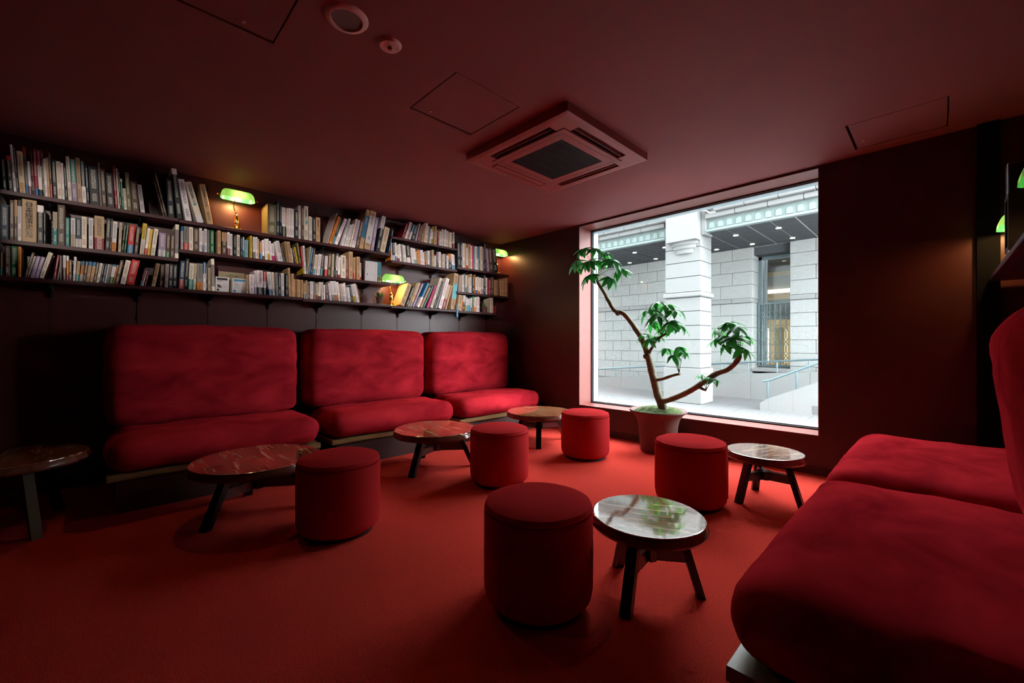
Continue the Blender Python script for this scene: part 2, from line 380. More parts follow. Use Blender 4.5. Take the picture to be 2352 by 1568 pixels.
# board: bay, y0, y1, z
BOARDS = [('leftmost', -1.34, -.462, 1.985, 'top'), ('leftmost', -1.34, -.462, 1.672, 'middle'), ('leftmost', -1.34, -.462, 1.444, 'bottom'),
          ('first', -.459, .412, 1.980, 'top'), ('first', -.459, .412, 1.673, 'middle'), ('first', -.459, .412, 1.444, 'bottom'),
          ('second', .415, 1.302, 1.974, 'top'), ('second', .415, 1.302, 1.747, 'middle'), ('second', .415, 1.302, 1.442, 'bottom'),
          ('third', 1.306, 2.188, 1.975, 'top'), ('third', 1.306, 2.188, 1.661, 'middle'), ('third', 1.306, 2.188, 1.433, 'bottom'),
          ('fourth', 2.191, 3.058, 2.165, 'top'), ('fourth', 2.191, 3.058, 1.909, 'middle'), ('fourth', 2.191, 3.058, 1.424, 'bottom'),
          ('fifth', 3.061, 3.93, 1.949, 'top'), ('fifth', 3.061, 3.93, 1.652, 'middle'), ('fifth', 3.061, 3.74, 1.419, 'bottom')]
BAYN = dict(leftmost='hidden', first='first', second='second', third='third', fourth='fourth', fifth='fifth')
SH = {}
for bay, y0, y1, z, lev in BOARDS:
    if bay == 'leftmost': continue
    SH[(bay, lev)] = (y0, y1, z)
    bm = B(XL + .008, XF + .004, y0, y1, z - .026, z, bev=.0015)
    tag(obj('shelf_board', bm, m_shelf), 'dark red %s shelf board in the %s bay from the left' % (lev, bay), 'shelf', 'red wall shelf boards')
for k, y in enumerate(STD):
    top = 2.36; bot = 0.9
    t = thing('shelf_standard', 'slotted vertical wall rail behind the shelves, %s from the left' % ['first', 'second', 'third', 'fourth', 'fifth', 'sixth', 'seventh', 'eighth', 'ninth', 'last'][k], 'shelf rail', (XL, y, bot), 0, 'slotted wall rails')
    bm = bmesh.new(); box(bm, 0, .004, -.008, .008, 0, top - bot); obj('rail', bm, m_wall, t)
    bm = bmesh.new(); z = .01
    while z < top - bot - .02:
        box(bm, .0035, .0045, -.0022, .0022, z, z + .016); z += .028
    o = obj('slots', bm, m_acdark, t); o['kind'] = 'stuff'
    for (bay, lev), (y0, y1, zz) in SH.items():
        if y0 < y < y1:
            bm = bmesh.new(); z0 = zz - .027 - bot
            # curved bracket arm profile in x-z extruded in y
            pr = [(.004, 0), (.17, 0), (.185, -.006), (.15, -.026), (.09, -.036), (.03, -.040), (.016, -.075), (.004, -.085)]
            f1 = [bm.verts.new((a, -.006, z0 + c)) for a, c in pr]; f2 = [bm.verts.new((a, .006, z0 + c)) for a, c in pr]
            bm.faces.new(f1); bm.faces.new(f2[::-1])
            for i in range(len(pr)): bm.faces.new((f1[i], f2[i], f2[(i + 1) % len(pr)], f1[(i + 1) % len(pr)]))
            bmesh.ops.recalc_face_normals(bm, faces=bm.faces); obj('bracket', bm, m_iron, t)

# ------------------------------------------------------------ sofas
def sofa(y0, mirror, label, grp):
    L = 1.215
    t = thing('sofa', label, 'sofa', ((0, y0, 0)), 0, grp)
    sd = random.random() * 50
    if not mirror: xw, xs0, xs1, xb0, xb1, s = XL + .01, -3.985, -3.385, XL + .02, -3.935, 1
    else: xw, xs0, xs1, xb0, xb1, s = XR - .01, .40, -.375, XR - .03, (.145 if y0 < 2 else .235), -1
    z0, z1 = .238, .448
    bm = round_box(abs(xs1 - xs0) + .0, L, z1 - z0, .095, 20, .012, .010, sd)
    o = obj('seat_cushion', bm, m_velvet, t, True); o.location = ((xs0 + xs1) / 2, L / 2, (z0 + z1) / 2)
    zb0, zb1 = .435, 1.150
    bm = round_box(abs(xb1 - xb0), L, zb1 - zb0, .085 if not mirror else .13, 22, .012, .009, sd + 9)
    o = obj('back_cushion', bm, m_velvet, t, True); o.location = ((xb0 + xb1) / 2, L / 2, (zb0 + zb1) / 2); o.rotation_euler.y = -.10 if mirror else 0
    def bx(nm, xa, xb, ya, yb, za, zb, m, bev=.002): return obj(nm, B(min(xa, xb), max(xa, xb), ya, yb, za, zb, bev=bev), m, t)
    bx('base_board', xw, xs1 - s * (.03 if not mirror else .01), .0, L, .200, .238, m_wood)
    bx('plinth', xw, xs1 - s * .05, .04, L - .0, 0.0, .196, m_plinth)
    bx('back_frame', xw, xb0 + s * .03, .02, L - .02, .238, 1.05, m_plinth)
    return t
sofa(.012, False, 'left sofa nearest the camera, in the darkest red velvet, behind the big near table', 'red velvet sofas along the bookshelf wall')
sofa(1.318, False, 'middle red velvet sofa of the three under the bookshelves', 'red velvet sofas along the bookshelf wall')
sofa(2.604, False, 'bright red velvet sofa in the corner by the window wall under the bookshelves', 'red velvet sofas along the bookshelf wall')
sofa(1.085, True, 'large red velvet sofa seat filling the lower right foreground', 'red velvet sofas along the right wall')
sofa(2.365, True, 'red velvet sofa on the right wall nearer the window', 'red velvet sofas along the right wall')

# ------------------------------------------------------------ stools
def pouf(x, y, label, R_=.215):
    t = thing('pouf', label, 'stool', (x, y, 0), random.random() * 6, 'round red felt poufs')
    h = .412
    obj('base', lathe([(0, 0), (R_ - .035, 0), (R_ - .035, .022), (0, .022)], 48), m_iron, t, True)
    pr = [(0, .02), (R_ - .05, .02), (R_ - .022, .026), (R_ - .006, .045), (R_, .075), (R_ + .001, .2), (R_, h - .05), (R_ - .004, h - .042)]
    obj('body', lathe(pr, 56), m_felt, t, True)
    pr = [(0, h - .045), (R_ - .006, h - .041), (R_ - .001, h - .032), (R_ - .008, h - .014), (R_ - .035, h - .003), (R_ * .6, h + .003), (0, h + .006)]
    obj('seat_top', lathe(pr, 56), m_felt, t, True)
    bm = bmesh.new(); pts = [(math.cos(a * PI / 24) * (R_ - .002), math.sin(a * PI / 24) * (R_ - .002), h - .042) for a in range(49)]
    tube(bm, pts, .0022, 5); obj('piping', bm, m_felt, t, True)
    bm = bmesh.new(); tube(bm, [(R_ + .0005, 0, .06), (R_ + .0015, 0, .2), (R_ + .0005, 0, h - .045)], .0014, 5); obj('seam', bm, m_felt, t, True)
pouf(-1.120, 1.241, 'red felt pouf nearest the camera, left of the white-reflecting small table')
pouf(-1.118, 2.692, 'red felt pouf in front of the potted tree, beside the small table by the window')
pouf(-2.274, 2.093, 'red felt pouf beside the middle round table in front of the middle sofa')
pouf(-2.242, 3.117, 'red felt pouf farthest back, below the left window jamb')
pouf(-2.312, 0.929, 'red felt pouf beside the large round table in front of the nearest left sofa')

# ------------------------------------------------------------ tables
def table(x, y, r, label, a0, grp, z=.32, lr=None, rz=0):
    t = thing('coffee_table', label, 'table', (x, y, 0), 0, grp)
    th = .050 if r > .3 else .045
    bm = lathe([(0, z - .006), (r - .006, z - .006), (r, z - .004), (r - .0005, z - .0015), (r - .004, z), (r - .005, z), (r - .012, z), (0, z)], 64)
    o = obj('stone_top', bm, m_trav, t, True); o.rotation_euler.z = rz
    obj('stone_edge', lathe([(0, z - .0065), (r - .001, z - .0065), (r + .006, z - .02), (r + .010, z - th + .012), (r + .002, z - th), (0, z - th)], 64), m_edge, t, True)
    lr = lr or r * .93; zb = .165; w = .052 if r > .3 else .042
    up = .60
    for k in range(3):
        a = a0 + k * 2 * PI / 3; c, s = math.cos(a), math.sin(a)
        bm = bmesh.new(); beam(bm, (lr * c, lr * s, 0.002), (lr * up * c, lr * up * s, z - th), w, w * .8)
        for v in bm.verts:
            v.co.z = 0.0 if v.co.z < .05 else z - th
        obj('leg', bm, m_black, t)
        f = 1 - (1 - up) * (zb / (z - th))
        bm = bmesh.new(); beam(bm, (lr * f * c, lr * f * s, zb), (-w * .9 * c, -w * .9 * s, zb), w * .62, .052, bev=.002)
        if k: bmesh.ops.translate(bm, verts=bm.verts, vec=(0, 0, .0007 * k))
        obj('stretcher', bm, m_beam, t)
        bm = bmesh.new(); beam(bm, (lr * .64 * c, lr * .64 * s, z - th - .012), (-.02 * c, -.02 * s, z - th - .012), w * .7, .023); obj('top_brace', bm, m_black, t)
G1, G2 = 'large round red stone tables by the left sofas', 'small round stone tables by the right sofas'
table(-2.943, .680, .343, 'large round red stone table, nearest of those by the left sofas', math.atan2(-.297, .153), G1)
table(-2.924, 1.976, .335, 'large round red stone table in front of the middle sofa', math.atan2(-.283, .105), G1)
table(-2.914, 3.252, .335, 'large round red stone table farthest back in the corner by the window wall', math.atan2(-.224, .152) + 0.1, G1)
table(-.842, 1.604, .222, 'small round table with the window and tree mirrored in its top, beside the nearest pouf', math.atan2(-.19, .02), G2, rz=.5)
table(-.799, 3.086, .220, 'small round brown stone table under the right end of the window', math.atan2(-.179, -.101), G2, rz=1.2)
table(-3.56, -.36, .30, 'round stone table barely visible in the dark at the left edge', .4, 'stone tables', z=.40)

# ------------------------------------------------------------ air conditioner, ceiling fittings
AX, AY = -1.945, 2.355
t = thing('air_conditioner', 'square ceiling cassette air conditioner painted dark red with a dark centre grille', 'air conditioner', (AX, AY, ZC))
A = .465
def sq_ring(a, b, z0, z1, bm=None):
    bm = bm or bmesh.new()
    box(bm, -a, a, -a, -b, z0, z1); box(bm, -a, a, b, a, z0, z1); box(bm, -a, -b, -b, b, z0, z1); box(bm, b, a, -b, b, z0, z1); return bm
bm = bmesh.new(); zt, zb = 0, -.055
o_ = [(-A, -A), (A, -A), (A, A), (-A, A)]; i_ = [(x * .94, y * .94) for x, y in o_]
vt = [bm.verts.new((x, y, zt)) for x, y in o_]; vb = [bm.verts.new((x, y, zb + .004)) for x, y in o_]; vi = [bm.verts.new((x, y, zb)) for x, y in i_]
for k in range(4):
    j = (k + 1) % 4; bm.faces.new((vt[k], vt[j], vb[j], vb[k])); bm.faces.new((vb[k], vb[j], vi[j], vi[k]))
obj('casing_rim', bm, m_acbody, t)
C1, C2, CH = .94 * A, .335, .275   # outer of face, inner edge of vents, half length of vent
bm = bmesh.new()
for rot in range(4):
    M = Matrix.Rotation(rot * PI / 2, 4, 'Z')
    box(bm, -C1, C1 - .035, C1 - .035, C1, zb, zb + .02, M=M)
    box(bm, -C1 + .035, -CH, C2, C1 - .035, zb, zb + .02, M=M); box(bm, CH, C2, C2, C1 - .035, zb, zb + .02, M=M)
obj('face_frame', bm, m_acbody, t)
for rot in range(4):
    M = Matrix.Rotation(rot * PI / 2, 4, 'Z')
    bm = bmesh.new(); box(bm, -CH, CH, C2, C1 - .035, zb + .03, zb + .035, M=M); obj('air_outlet', bm, m_acdark, t)
    bm = bmesh.new()
    if rot == 1: box(bm, -CH + .01, CH - .01, C2 + .008, C1 - .045, zb - .002, zb + .004, M=M)
    else: box(bm, -CH + .01, CH - .01, C2 + .028, C2 + .032, zb + .002, zb + .028, M=M)
    obj('louver', bm, m_acbody, t)
obj('centre_panel', sq_ring(C2 - .005, .235, zb - .003, zb + .01), m_acbody, t)
obj('panel_groove', sq_ring(.292, .289, zb - .0036, zb - .002), m_acdark, t)
obj('grille_backing', B(-.235, .235, -.235, .235, zb + .008, zb + .012), m_acdark, t)
bm = bmesh.new()
for k in range(42): y = -.232 + k * .0113; box(bm, -.235, .235, y, y + .004, zb, zb + .006)
for k in range(6): x = -.2 + k * .08; box(bm, x, x + .003, -.235, .235, zb + .001, zb + .007)
o = obj('grille', bm, m_grille, t); o['kind'] = 'stuff'

t = thing('ceiling_speaker', 'round ceiling speaker with pale rose rim, the larger of the two round fittings', 'speaker', (-1.757, .738, ZC))
obj('rim', lathe([(.062, -.004), (.064, -.012), (.080, -.009), (.088, 0), (.062, 0)], 48), m_rose, t, True)
obj('grille', lathe([(0, -.005), (.063, -.005), (.063, 0), (0, 0)], 48), m_mesh, t, True)
t = thing('emergency_light', 'small round emergency light with a glass lens, beside the larger round speaker', 'ceiling light', (-1.773, .945, ZC))
obj('disc', lathe([(0, -.012), (.044, -.012), (.046, -.008), (.054, 0), (0, 0)], 40), m_rose, t, True)
obj('lens', lathe([(0, -.026), (.007, -.025), (.011, -.018), (.011, -.012), (0, -.012)], 20), m_glasslens, t, True)
for p in ((.024, .018), (.004, .030), (.01, .034), (.016, .028)):
    bm = lathe([(0, -.0126), (.0022, -.0126), (.0022, -.012), (0, -.012)], 8); bmesh.ops.translate(bm, verts=bm.verts, vec=(p[0], -p[1] if p[0] > .02 else p[1], 0)); obj('indicator', bm, m_acdark, t)

# ------------------------------------------------------------ the street outside
GZ, FY, PY = -.30, 11.5, 9.21
ROWS = [GZ, -.13, .17, .48, .79, 1.10, 1.412, 1.726, 2.034, 2.15, 2.49, 2.813, 3.12, 3.41]
struct('ground', B(-60, 60, 4.36, 70, GZ - .2, GZ - .012), m_joint)
struct('pavement_near', B(-12, 20, 4.36, 7.2, GZ - .012, GZ), m_pave)
bld = thing('stone_building', 'pale granite building across the street with pillar, soffit and coursed stone walls', 'building', (-4, FY, GZ))
def P(name, bm, m, parent=bld, smooth=False):
    """part of the building given in world coordinates"""
    o = obj(name, bm, m, parent, smooth); o.matrix_parent_inverse = Matrix.Translation(-parent.location); return o
P('wall_core', (lambda bm: [box(bm, -30, -3.262, FY + .03, 12.9, GZ, 4.1), box(bm, -2.43, 2.6, FY + .03, 12.9, GZ, 4.1), box(bm, -3.262, -2.43, FY + .5, 12.9, GZ, .40), bm][-1])(bmesh.new()), m_joint)
BW = .582; J = .006
meshes = {}
def block(x0, x1, z0, z1, y0, depth, rough=True, name='stone_block', m=None, bev=.008):
    key = (round(x1 - x0, 3), round(z1 - z0, 3), round(depth, 3), m.name if m else '')
    if key not in meshes:
        bm = B(J / 2, x1 - x0 - J / 2, 0, depth, J / 2 * (2.2 if 'pillar' in name else 1), z1 - z0 - J / 2 * (2.2 if 'pillar' in name else 1), bev=bev)
        me = bpy.data.meshes.new(name); bm.to_mesh(me); bm.free(); me.materials.append(m or m_granite); meshes[key] = me
    o = bpy.data.objects.new(name, meshes[key]); COL.objects.link(o); o.parent = bld
    o.location = (x0 - bld.location.x, y0 - bld.location.y, z0 - bld.location.z); return o
for i in range(len(ROWS) - 1):
    z0, z1 = ROWS[i], ROWS[i + 1]
    if z1 < .0: continue
    band = abs(z0 - 2.034) < .01
    off = -3.709 if i % 2 == 0 else -3.995
    y0 = FY - (.05 if band else 0) + random.uniform(0, .006)
    xs = [off - BW * k for k in range(9, -1, -1)]
    ed = [x for x in xs if x > -8.4] + [-3.242]
    for a, b in zip(ed, ed[1:]):
        block(a, b, z0, z1, y0, .62 if b == -3.242 else .06, m=m_smooth if band else None)
    ed = [-2.452, -1.951 if i % 2 == 0 else -1.66, -1.08, -.5, .08, .66, 1.24, 1.82, 2.4]
    for a, b in zip(ed, ed[1:]): block(a, b, z0, z1, y0, .62 if a == -2.452 else .06, m=m_smooth if band else None)
# pillar
P('pillar_core', B(-4.38, -3.62, PY + .015, 9.81, GZ, 4.15), m_joint)
for i in range(len(ROWS) - 1):
    z0, z1 = ROWS[i], ROWS[i + 1]
    if z1 <= .49: continue
    band = abs(z0 - 2.034) < .01; e = .045 if band else 0
    block(-4.395 - e, -3.604 + e, z0, z1, PY - e, .62 + 2 * e, name='pillar_stone', m=m_smooth, bev=.02 if band else .006)
block(-4.425, -3.575, GZ, .48, PY - .03, .67, name='pillar_base', m=m_smooth)
block(-4.395, -3.604, 3.41, 4.5, PY, .62, name='pillar_stone', m=m_smooth)
P('corbel_block', B(-4.285, -3.61, 8.99, 9.25, 3.25, 4.15, bev=.006), m_smooth)
for k, (r, z0, z1, yy) in enumerate(((.30, 3.18, 3.25, .17), (.255, 3.10, 3.18, .13), (.20, 3.00, 3.10, .09))):
    bm = lathe([(0, z0), (r * .93, z0), (r, z0 + .02), (r, z1), (0, z1)], 32)
    for v in bm.verts: v.co = Vector((v.co.x - 3.95, PY + .02 + (v.co.y / r) * yy, v.co.z))
    P('corbel_step', bm, m_smooth, smooth=True)
P('pillar_shoulder', B(-3.604, -3.50, PY + .02, 9.6, 3.36, 3.86, bev=.01), m_smooth)
# entablature on both sides of the pillar
for x0, x1 in ((-8.6, -4.40), (-3.50, 2.6)):
    P('teal_rim', B(x0, x1, 9.20, 9.32, 3.40, 3.445, bev=.006), m_teal_l)
    P('arch_band', B(x0, x1, 9.275, 9.42, 3.445, 3.67), m_teal)
    n = int((x1 - x0) / .177)
    for k in range(n):
        xc = (-3.394 + k * .177) if x0 > -4 else (-4.49 - k * .177)
        if xc > x1 - .06: continue
        bm = bmesh.new(); w_ = .054; f = []
        pts = [(-w_, 3.475), (w_, 3.475), (w_, 3.55)] + [(w_ * math.cos(a * PI / 8), 3.55 + w_ * 1.05 * math.sin(a * PI / 8)) for a in range(1, 8)] + [(-w_, 3.55)]
        f1 = [bm.verts.new((xc + a, 9.262, c)) for a, c in pts]; f2 = [bm.verts.new((xc + a, 9.276, c)) for a, c in pts]
        bm.faces.new(f1)
        for i in range(len(pts)): bm.faces.new((f1[i], f2[i], f2[(i + 1) % len(pts)], f1[(i + 1) % len(pts)]))
        bmesh.ops.recalc_face_normals(bm, faces=bm.faces); P('arch_ornament', bm, m_teal_l)
    x = x1 if x0 < -4 else x0
    step = -.585 if x0 < -4 else .585
    k = 0
    while x0 - .3 < x < x1 + .3 and k < 14:
        a, b = (x + step, x) if step < 0 else (x, x + step)
        o = -.29 if k % 2 else 0
        block(a, b, 3.67, 3.775, 9.16, .3, m=m_smooth, name='cornice_stone', bev=.012)
        block(a + .2, b + .2, 3.775, 3.865, 9.06, .4, m=m_smooth, name='cornice_stone', bev=.012)
        x += step; k += 1
    x = x0
    while x < x1 - .1:
        b = min(x + 1.25, x1); block(x, b, 3.865, 4.5, 8.98, .5, m=m_smooth, name='fascia_stone', bev=.01); x = b
# soffit: panels between pale strips, recessed downlights
P('soffit_grid', B(-9, 2.6, 9.30, 12.4, 3.422, 3.46), m_soffgrid)
ys_ = [9.32, 9.61, 10.0, 10.39, 10.78, 11.17, 11.56]
x = -2.74 - .41 * 14
pm = {}
while x < 2.4:
    gap = .022 if round((x + 2.74) / .41) % 2 == 0 else .013
    for a, b in zip(ys_, ys_[1:]):
        key = (gap, round(b - a, 3))
        if key not in pm:
            bm = B(gap, .41 - .010, .010, b - a - .010, 0, .012); me = bpy.data.meshes.new('soffit_panel'); bm.to_mesh(me); bm.free(); me.materials.append(m_soffit); pm[key] = me
        o = bpy.data.objects.new('soffit_panel', pm[key]); COL.objects.link(o); o.parent = bld; o.location = (x - bld.location.x, a - bld.location.y, 3.41 - bld.location.z)
    x += .41
for yy in (10.0, 11.17):
    for k in range(7):
        xc = -2.33 - .82 * k
        bm = lathe([(0, 3.402), (.05, 3.402), (.05, 3.41), (0, 3.41)], 16); bmesh.ops.translate(bm, verts=bm.verts, vec=(xc, yy, 0)); P('downlight', bm, m_lampw)
# door bay: frame, glass, shop interior, gate
X0, X1, YD = -3.242, -2.452, 12.02
P('bay_lintel', B(X0, X1, FY + .15, 12.2, 3.22, 3.41), m_soffit)
P('bay_sill', B(X0 - .02, X1, FY - .03, 12.1, .33, .42, bev=.01), m_smooth)
P('bay_frame', (lambda bm: [box(bm, X0, X0 + .07, YD, YD + .08, .42, 3.22), box(bm, X1 - .03, X1, YD, YD + .08, .42, 3.22), box(bm, X0, X1, YD, YD + .08, 3.14, 3.22), box(bm, X0, X1, YD, YD + .08, .42, .48), box(bm, X0 + .13, X0 + .16, YD + .02, YD + .06, .48, 3.14), bm][-1])(bmesh.new()), m_gate)
P('bay_glass', B(X0 + .07, X1 - .03, YD + .04, YD + .045, .48, 3.14), m_glass)
def PS(n, bm, m): return P('shop_' + n, bm, m)
PS('back_wall', B(-8, -1, 16.0, 16.1, GZ, 3.6), m_ochre)
PS('ceiling_panel', B(-8, -1, 12.95, 16, 3.40, 3.5), m_soffit)
PS('floor_slab', B(-8, -1, 12.95, 16, GZ, 0), m_pave)
PS('bulkhead', B(-8, -1, 14.2, 14.5, 2.55, 3.0), m_smooth)
PS('light_strip', B(-8, -1, 14.10, 14.2, 2.50, 2.60), m_strip)
PS('counter', B(-8, -1, 14.6, 14.9, 1.75, 2.35), m_teal)
for k in range(3): PS('display_case', B(-4.6 + .5 * k, -4.3 + .5 * k, 14.9, 15.2, .4, 1.5, bev=.02), m_strip if k == 1 else m_ochre)
gate = thing('window_gate', 'ornamental blue-grey metal gate with rows of hexagon links in front of the narrow window', 'gate', ((X0 + X1) / 2, 11.9, .42))
def PG(n, bm): o = P(n, bm, m_gate, gate); return o
gx0, gx1, gz0, gz1 = X0 + .02, X1 - .02, .44, 2.03
PG('gate_frame', ring(gx0, gx1, gz0, gz1, 11.88, 11.92, .03))
NB = 6; sp = (gx1 - gx0 - .06) / NB
lv = [.72, 1.06, 1.40, 1.74]
for k in range(NB + 1):
    xb = gx0 + .03 + sp * k
    zs = [gz0] + [q for L_ in lv for q in (L_ - .07, L_ + .07)] + [gz1]
    for a, b in zip(zs[::2], zs[1::2]): PG('bar', B(xb - .012, xb + .012, 11.89, 11.91, a, b))
    if k < NB + 0:
        for L_ in lv:
            bm = bmesh.new(); c = xb + sp / 2
            pts = [(c + sp / 2 * math.cos(a * PI / 3) * .95, 11.90, L_ + .085 * math.sin(a * PI / 3)) for a in range(7)]
            tube(bm, pts, .010, 5); PG('hexagon_link', bm)
# access ramp with rail
ramp = thing('access_ramp', 'long pale stone ramp wall with steel handrail along the foot of the far building', 'ramp', (-5, 11.04, GZ))
rz = lambda x: .123 + .08 * (x + 5.31)
xe = -9.0
while xe < -.9:
    xb = xe + 1.17
    bm = bmesh.new()
    for yy in (0, 1): pass
    v = [bm.verts.new(q) for q in ((xe + .003, 11.04, GZ), (xb - .003, 11.04, GZ), (xb - .003, 11.04, rz(xb)), (xe + .003, 11.04, rz(xe)), (xe + .003, 11.26, GZ), (xb - .003, 11.26, GZ), (xb - .003, 11.26, rz(xb)), (xe + .003, 11.26, rz(xe)))]
    for f in ((0, 1, 2, 3), (5, 4, 7, 6), (3, 2, 6, 7), (0, 3, 7, 4), (1, 5, 6, 2)): bm.faces.new([v[i] for i in f])
    bmesh.ops.recalc_face_normals(bm, faces=bm.faces); P('wall_panel', bm, m_smooth, ramp); xe = xb
P('ramp_slab', B(-9, -.9, 11.26, 11.49, GZ, -.02), m_pave, ramp)
bm = bmesh.new(); tube(bm, [(-9, 11.15, rz(-9) + .27), (-5, 11.15, rz(-5) + .27), (-1, 11.15, rz(-1) + .27)], .022, 8); P('rail', bm, m_rail, ramp)
for px in (1375, 1414, 1455.5, 1500, 1657, 1717.6, 1784.7, 1858):
    xq = on_y(px, 800, 11.15).x
    bm = bmesh.new(); tube(bm, [(xq, 11.15, rz(xq) - .005), (xq, 11.15, rz(xq) + .27)], .016, 8); P('post', bm, m_rail, ramp)
# stair side wall at the right
stair = thing('stair_wall', 'sloping pale stone side wall with steel rail at the window view lower right', 'stair wall', (-2, 9.28, GZ))
sz = lambda x: -.123 + .468 * (x + 2.484)
prev = None
for a, b in ((-2.484, -2.34), (-2.34, -1.93), (-1.93, -1.2), (-1.2, -.3)):
    bm = bmesh.new()
    za = sz(a) if a > -2.4 else sz(a) - .03
    v = [bm.verts.new(q) for q in ((a + .002, 9.28, GZ), (b, 9.28, GZ), (b, 9.28, sz(b)), (a + .002, 9.28, za), (a + .002, 9.62, GZ), (b, 9.62, GZ), (b, 9.62, sz(b)), (a + .002, 9.62, za))]
    for f in ((0, 1, 2, 3), (5, 4, 7, 6), (3, 2, 6, 7), (0, 3, 7, 4), (1, 5, 6, 2)): bm.faces.new([v[i] for i in f])
    bmesh.ops.recalc_face_normals(bm, faces=bm.faces); bmesh.ops.bevel(bm, geom=[e for e in bm.edges if len(e.link_faces) == 2], offset=.004, segments=1); P('side_panel', bm, m_smooth, stair)
P('vent_recess', B(-1.62, -1.40, 9.274, 9.29, -.27, -.12), m_pave, stair)
bm = bmesh.new(); tube(bm, [(-2.47, 9.45, .262), (-2.36, 9.45, .285), (-1.2, 9.45, .83)], .020, 8); P('rail', bm, m_rail, stair)
for px in (1763, 1829):
    xq = on_y(px, 800, 9.45).x; bm = bmesh.new(); tube(bm, [(xq, 9.45, sz(xq) - .006), (xq, 9.45, .285 + .47 * (xq + 2.36))], .016, 8); P('post', bm, m_rail, stair)
# paving: slabs one by one, small pavers joined
pv = bpy.data.objects.new('paving', None); COL.objects.link(pv); pv['kind'] = 'structure'
me = None
for r in range(4):
    for c in range(15):
        x0 = -8.2 + c * .6 + (r % 2) * .3; y0 = 8.72 + r * .6
        if me is None:
            bm = B(.003, .597, .003, .597, 0, .012); me = bpy.data.meshes.new('paving_slab'); bm.to_mesh(me); bm.free(); me.materials.append(m_pave)
        o = bpy.data.objects.new('paving_slab', me); COL.objects.link(o); o.parent = pv; o.location = (x0, y0, GZ - .012)
bm = bmesh.new(); x = -8.0
while x < .6:
    for k in range(5): box(bm, x + .004, x + .099, 7.2 + k * .304 + .003 + (int(x * 10) % 2) * 0.0, 7.2 + (k + 1) * .304 - .003, GZ - .012, GZ)
    x += .103
o = obj('small_pavers', bm, m_pave2, pv); o['kind'] = 'stuff'

# ------------------------------------------------------------ the potted umbrella tree
PX, PYc = -1.872, 3.772
plant = thing('potted_tree', 'umbrella tree with bare crooked branches in a terracotta pot before the window', 'potted plant', (PX, PYc, 0))
def PL(n, bm, m, sm=True, p=None):
    o = obj(n, bm, m, p or plant, sm); 
    if p is None: o.matrix_parent_inverse = Matrix.Translation((-PX, -PYc, 0))
    return o
bm = lathe([(0, 0), (.155, 0), (.160, .01), (.172, .15), (.180, .25), (.196, .31), (.228, .355), (.256, .372), (.262, .382), (.258, .393), (.246, .392), (.215, .372), (0, .366)], 56, Matrix.Translation((PX, PYc, 0)))
PL('pot', bm, m_terra)
from mathutils import noise as NZ
bm = bmesh.new(); bmesh.ops.create_grid(bm, x_segments=34, y_segments=34, size=.228)
bmesh.ops.delete(bm, geom=[v for v in bm.verts if v.co.length > .225], context='VERTS')
for v in bm.verts:
    r = v.co.length / .225; v.co.z = .372 + .045 * (1 - r ** 3) + .016 * NZ.noise(v.co * 22) + .008 * NZ.noise(v.co * 60); v.co.x += PX; v.co.y += PYc
PL('moss', bm, m_moss)
def pp(px, py, y=3.73): return on_y(px, py, y)
def branch(name, pts, r0, r1, seg=10, parent=None):
    P_ = [pp(*q) for q in pts]; out = []; rad = []
    n = len(P_)
    for i in range(n - 1):                       # smooth resample
        p0, p1, p2, p3 = P_[max(i - 1, 0)], P_[i], P_[i + 1], P_[min(i + 2, n - 1)]
        for k in range(5):
            t = k / 5; q = .5 * ((2 * p1) + (p2 - p0) * t + (2 * p0 - 5 * p1 + 4 * p2 - p3) * t * t + (3 * p1 - p0 - 3 * p2 + p3) * t ** 3)
            f = (i + t) / (n - 1); out.append(q + Vector((NZ.noise(q * 30), NZ.noise(q * 30 + Vector((5, 5, 5))), 0)) * .004)
            rad.append((r0 + (r1 - r0) * f) * (1 + .16 * NZ.noise(q * 22)))
    out.append(P_[-1]); rad.append(r1)
    bm = bmesh.new(); tube(bm, out, rad, seg); return PL(name, bm, m_bark)
branch('trunk', [(1526, 946), (1514, 915), (1504, 880), (1493, 835), (1483, 800), (1470, 768)], .042, .026)
branch('branch', [(1471, 772), (1458, 752), (1440, 728), (1428, 718), (1412, 713), (1400, 694), (1390, 675), (1375, 650, 3.68), (1370, 638, 3.66)], .025, .017)
branch('branch', [(1516, 922), (1540, 917), (1580, 900), (1612, 880), (1645, 858), (1672, 848), (1690, 832), (1699, 818)], .027, .020)
branch('branch', [(1487, 818), (1497, 800), (1507, 782), (1520, 772), (1532, 765)], .016, .010)
branch('branch', [(1509, 872), (1525, 869), (1545, 862), (1562, 858)], .016, .012)
branch('branch', [(1606, 888, 3.72), (1614, 893, 3.70), (1622, 896, 3.69)], .014, .011)
for q, r in (((1420, 718, 3.725), .031), ((1499, 868, 3.715), .024), ((1371, 636, 3.66), .030), ((1698, 816, 3.73), .024), ((1484, 818, 3.72), .028)):
    bm = bmesh.new(); bmesh.ops.create_icosphere(bm, subdivisions=2, radius=r)
    for v in bm.verts: v.co *= 1 + .25 * NZ.noise(v.co * 60); v.co += pp(*q)
    PL('knot', bm, m_bark)
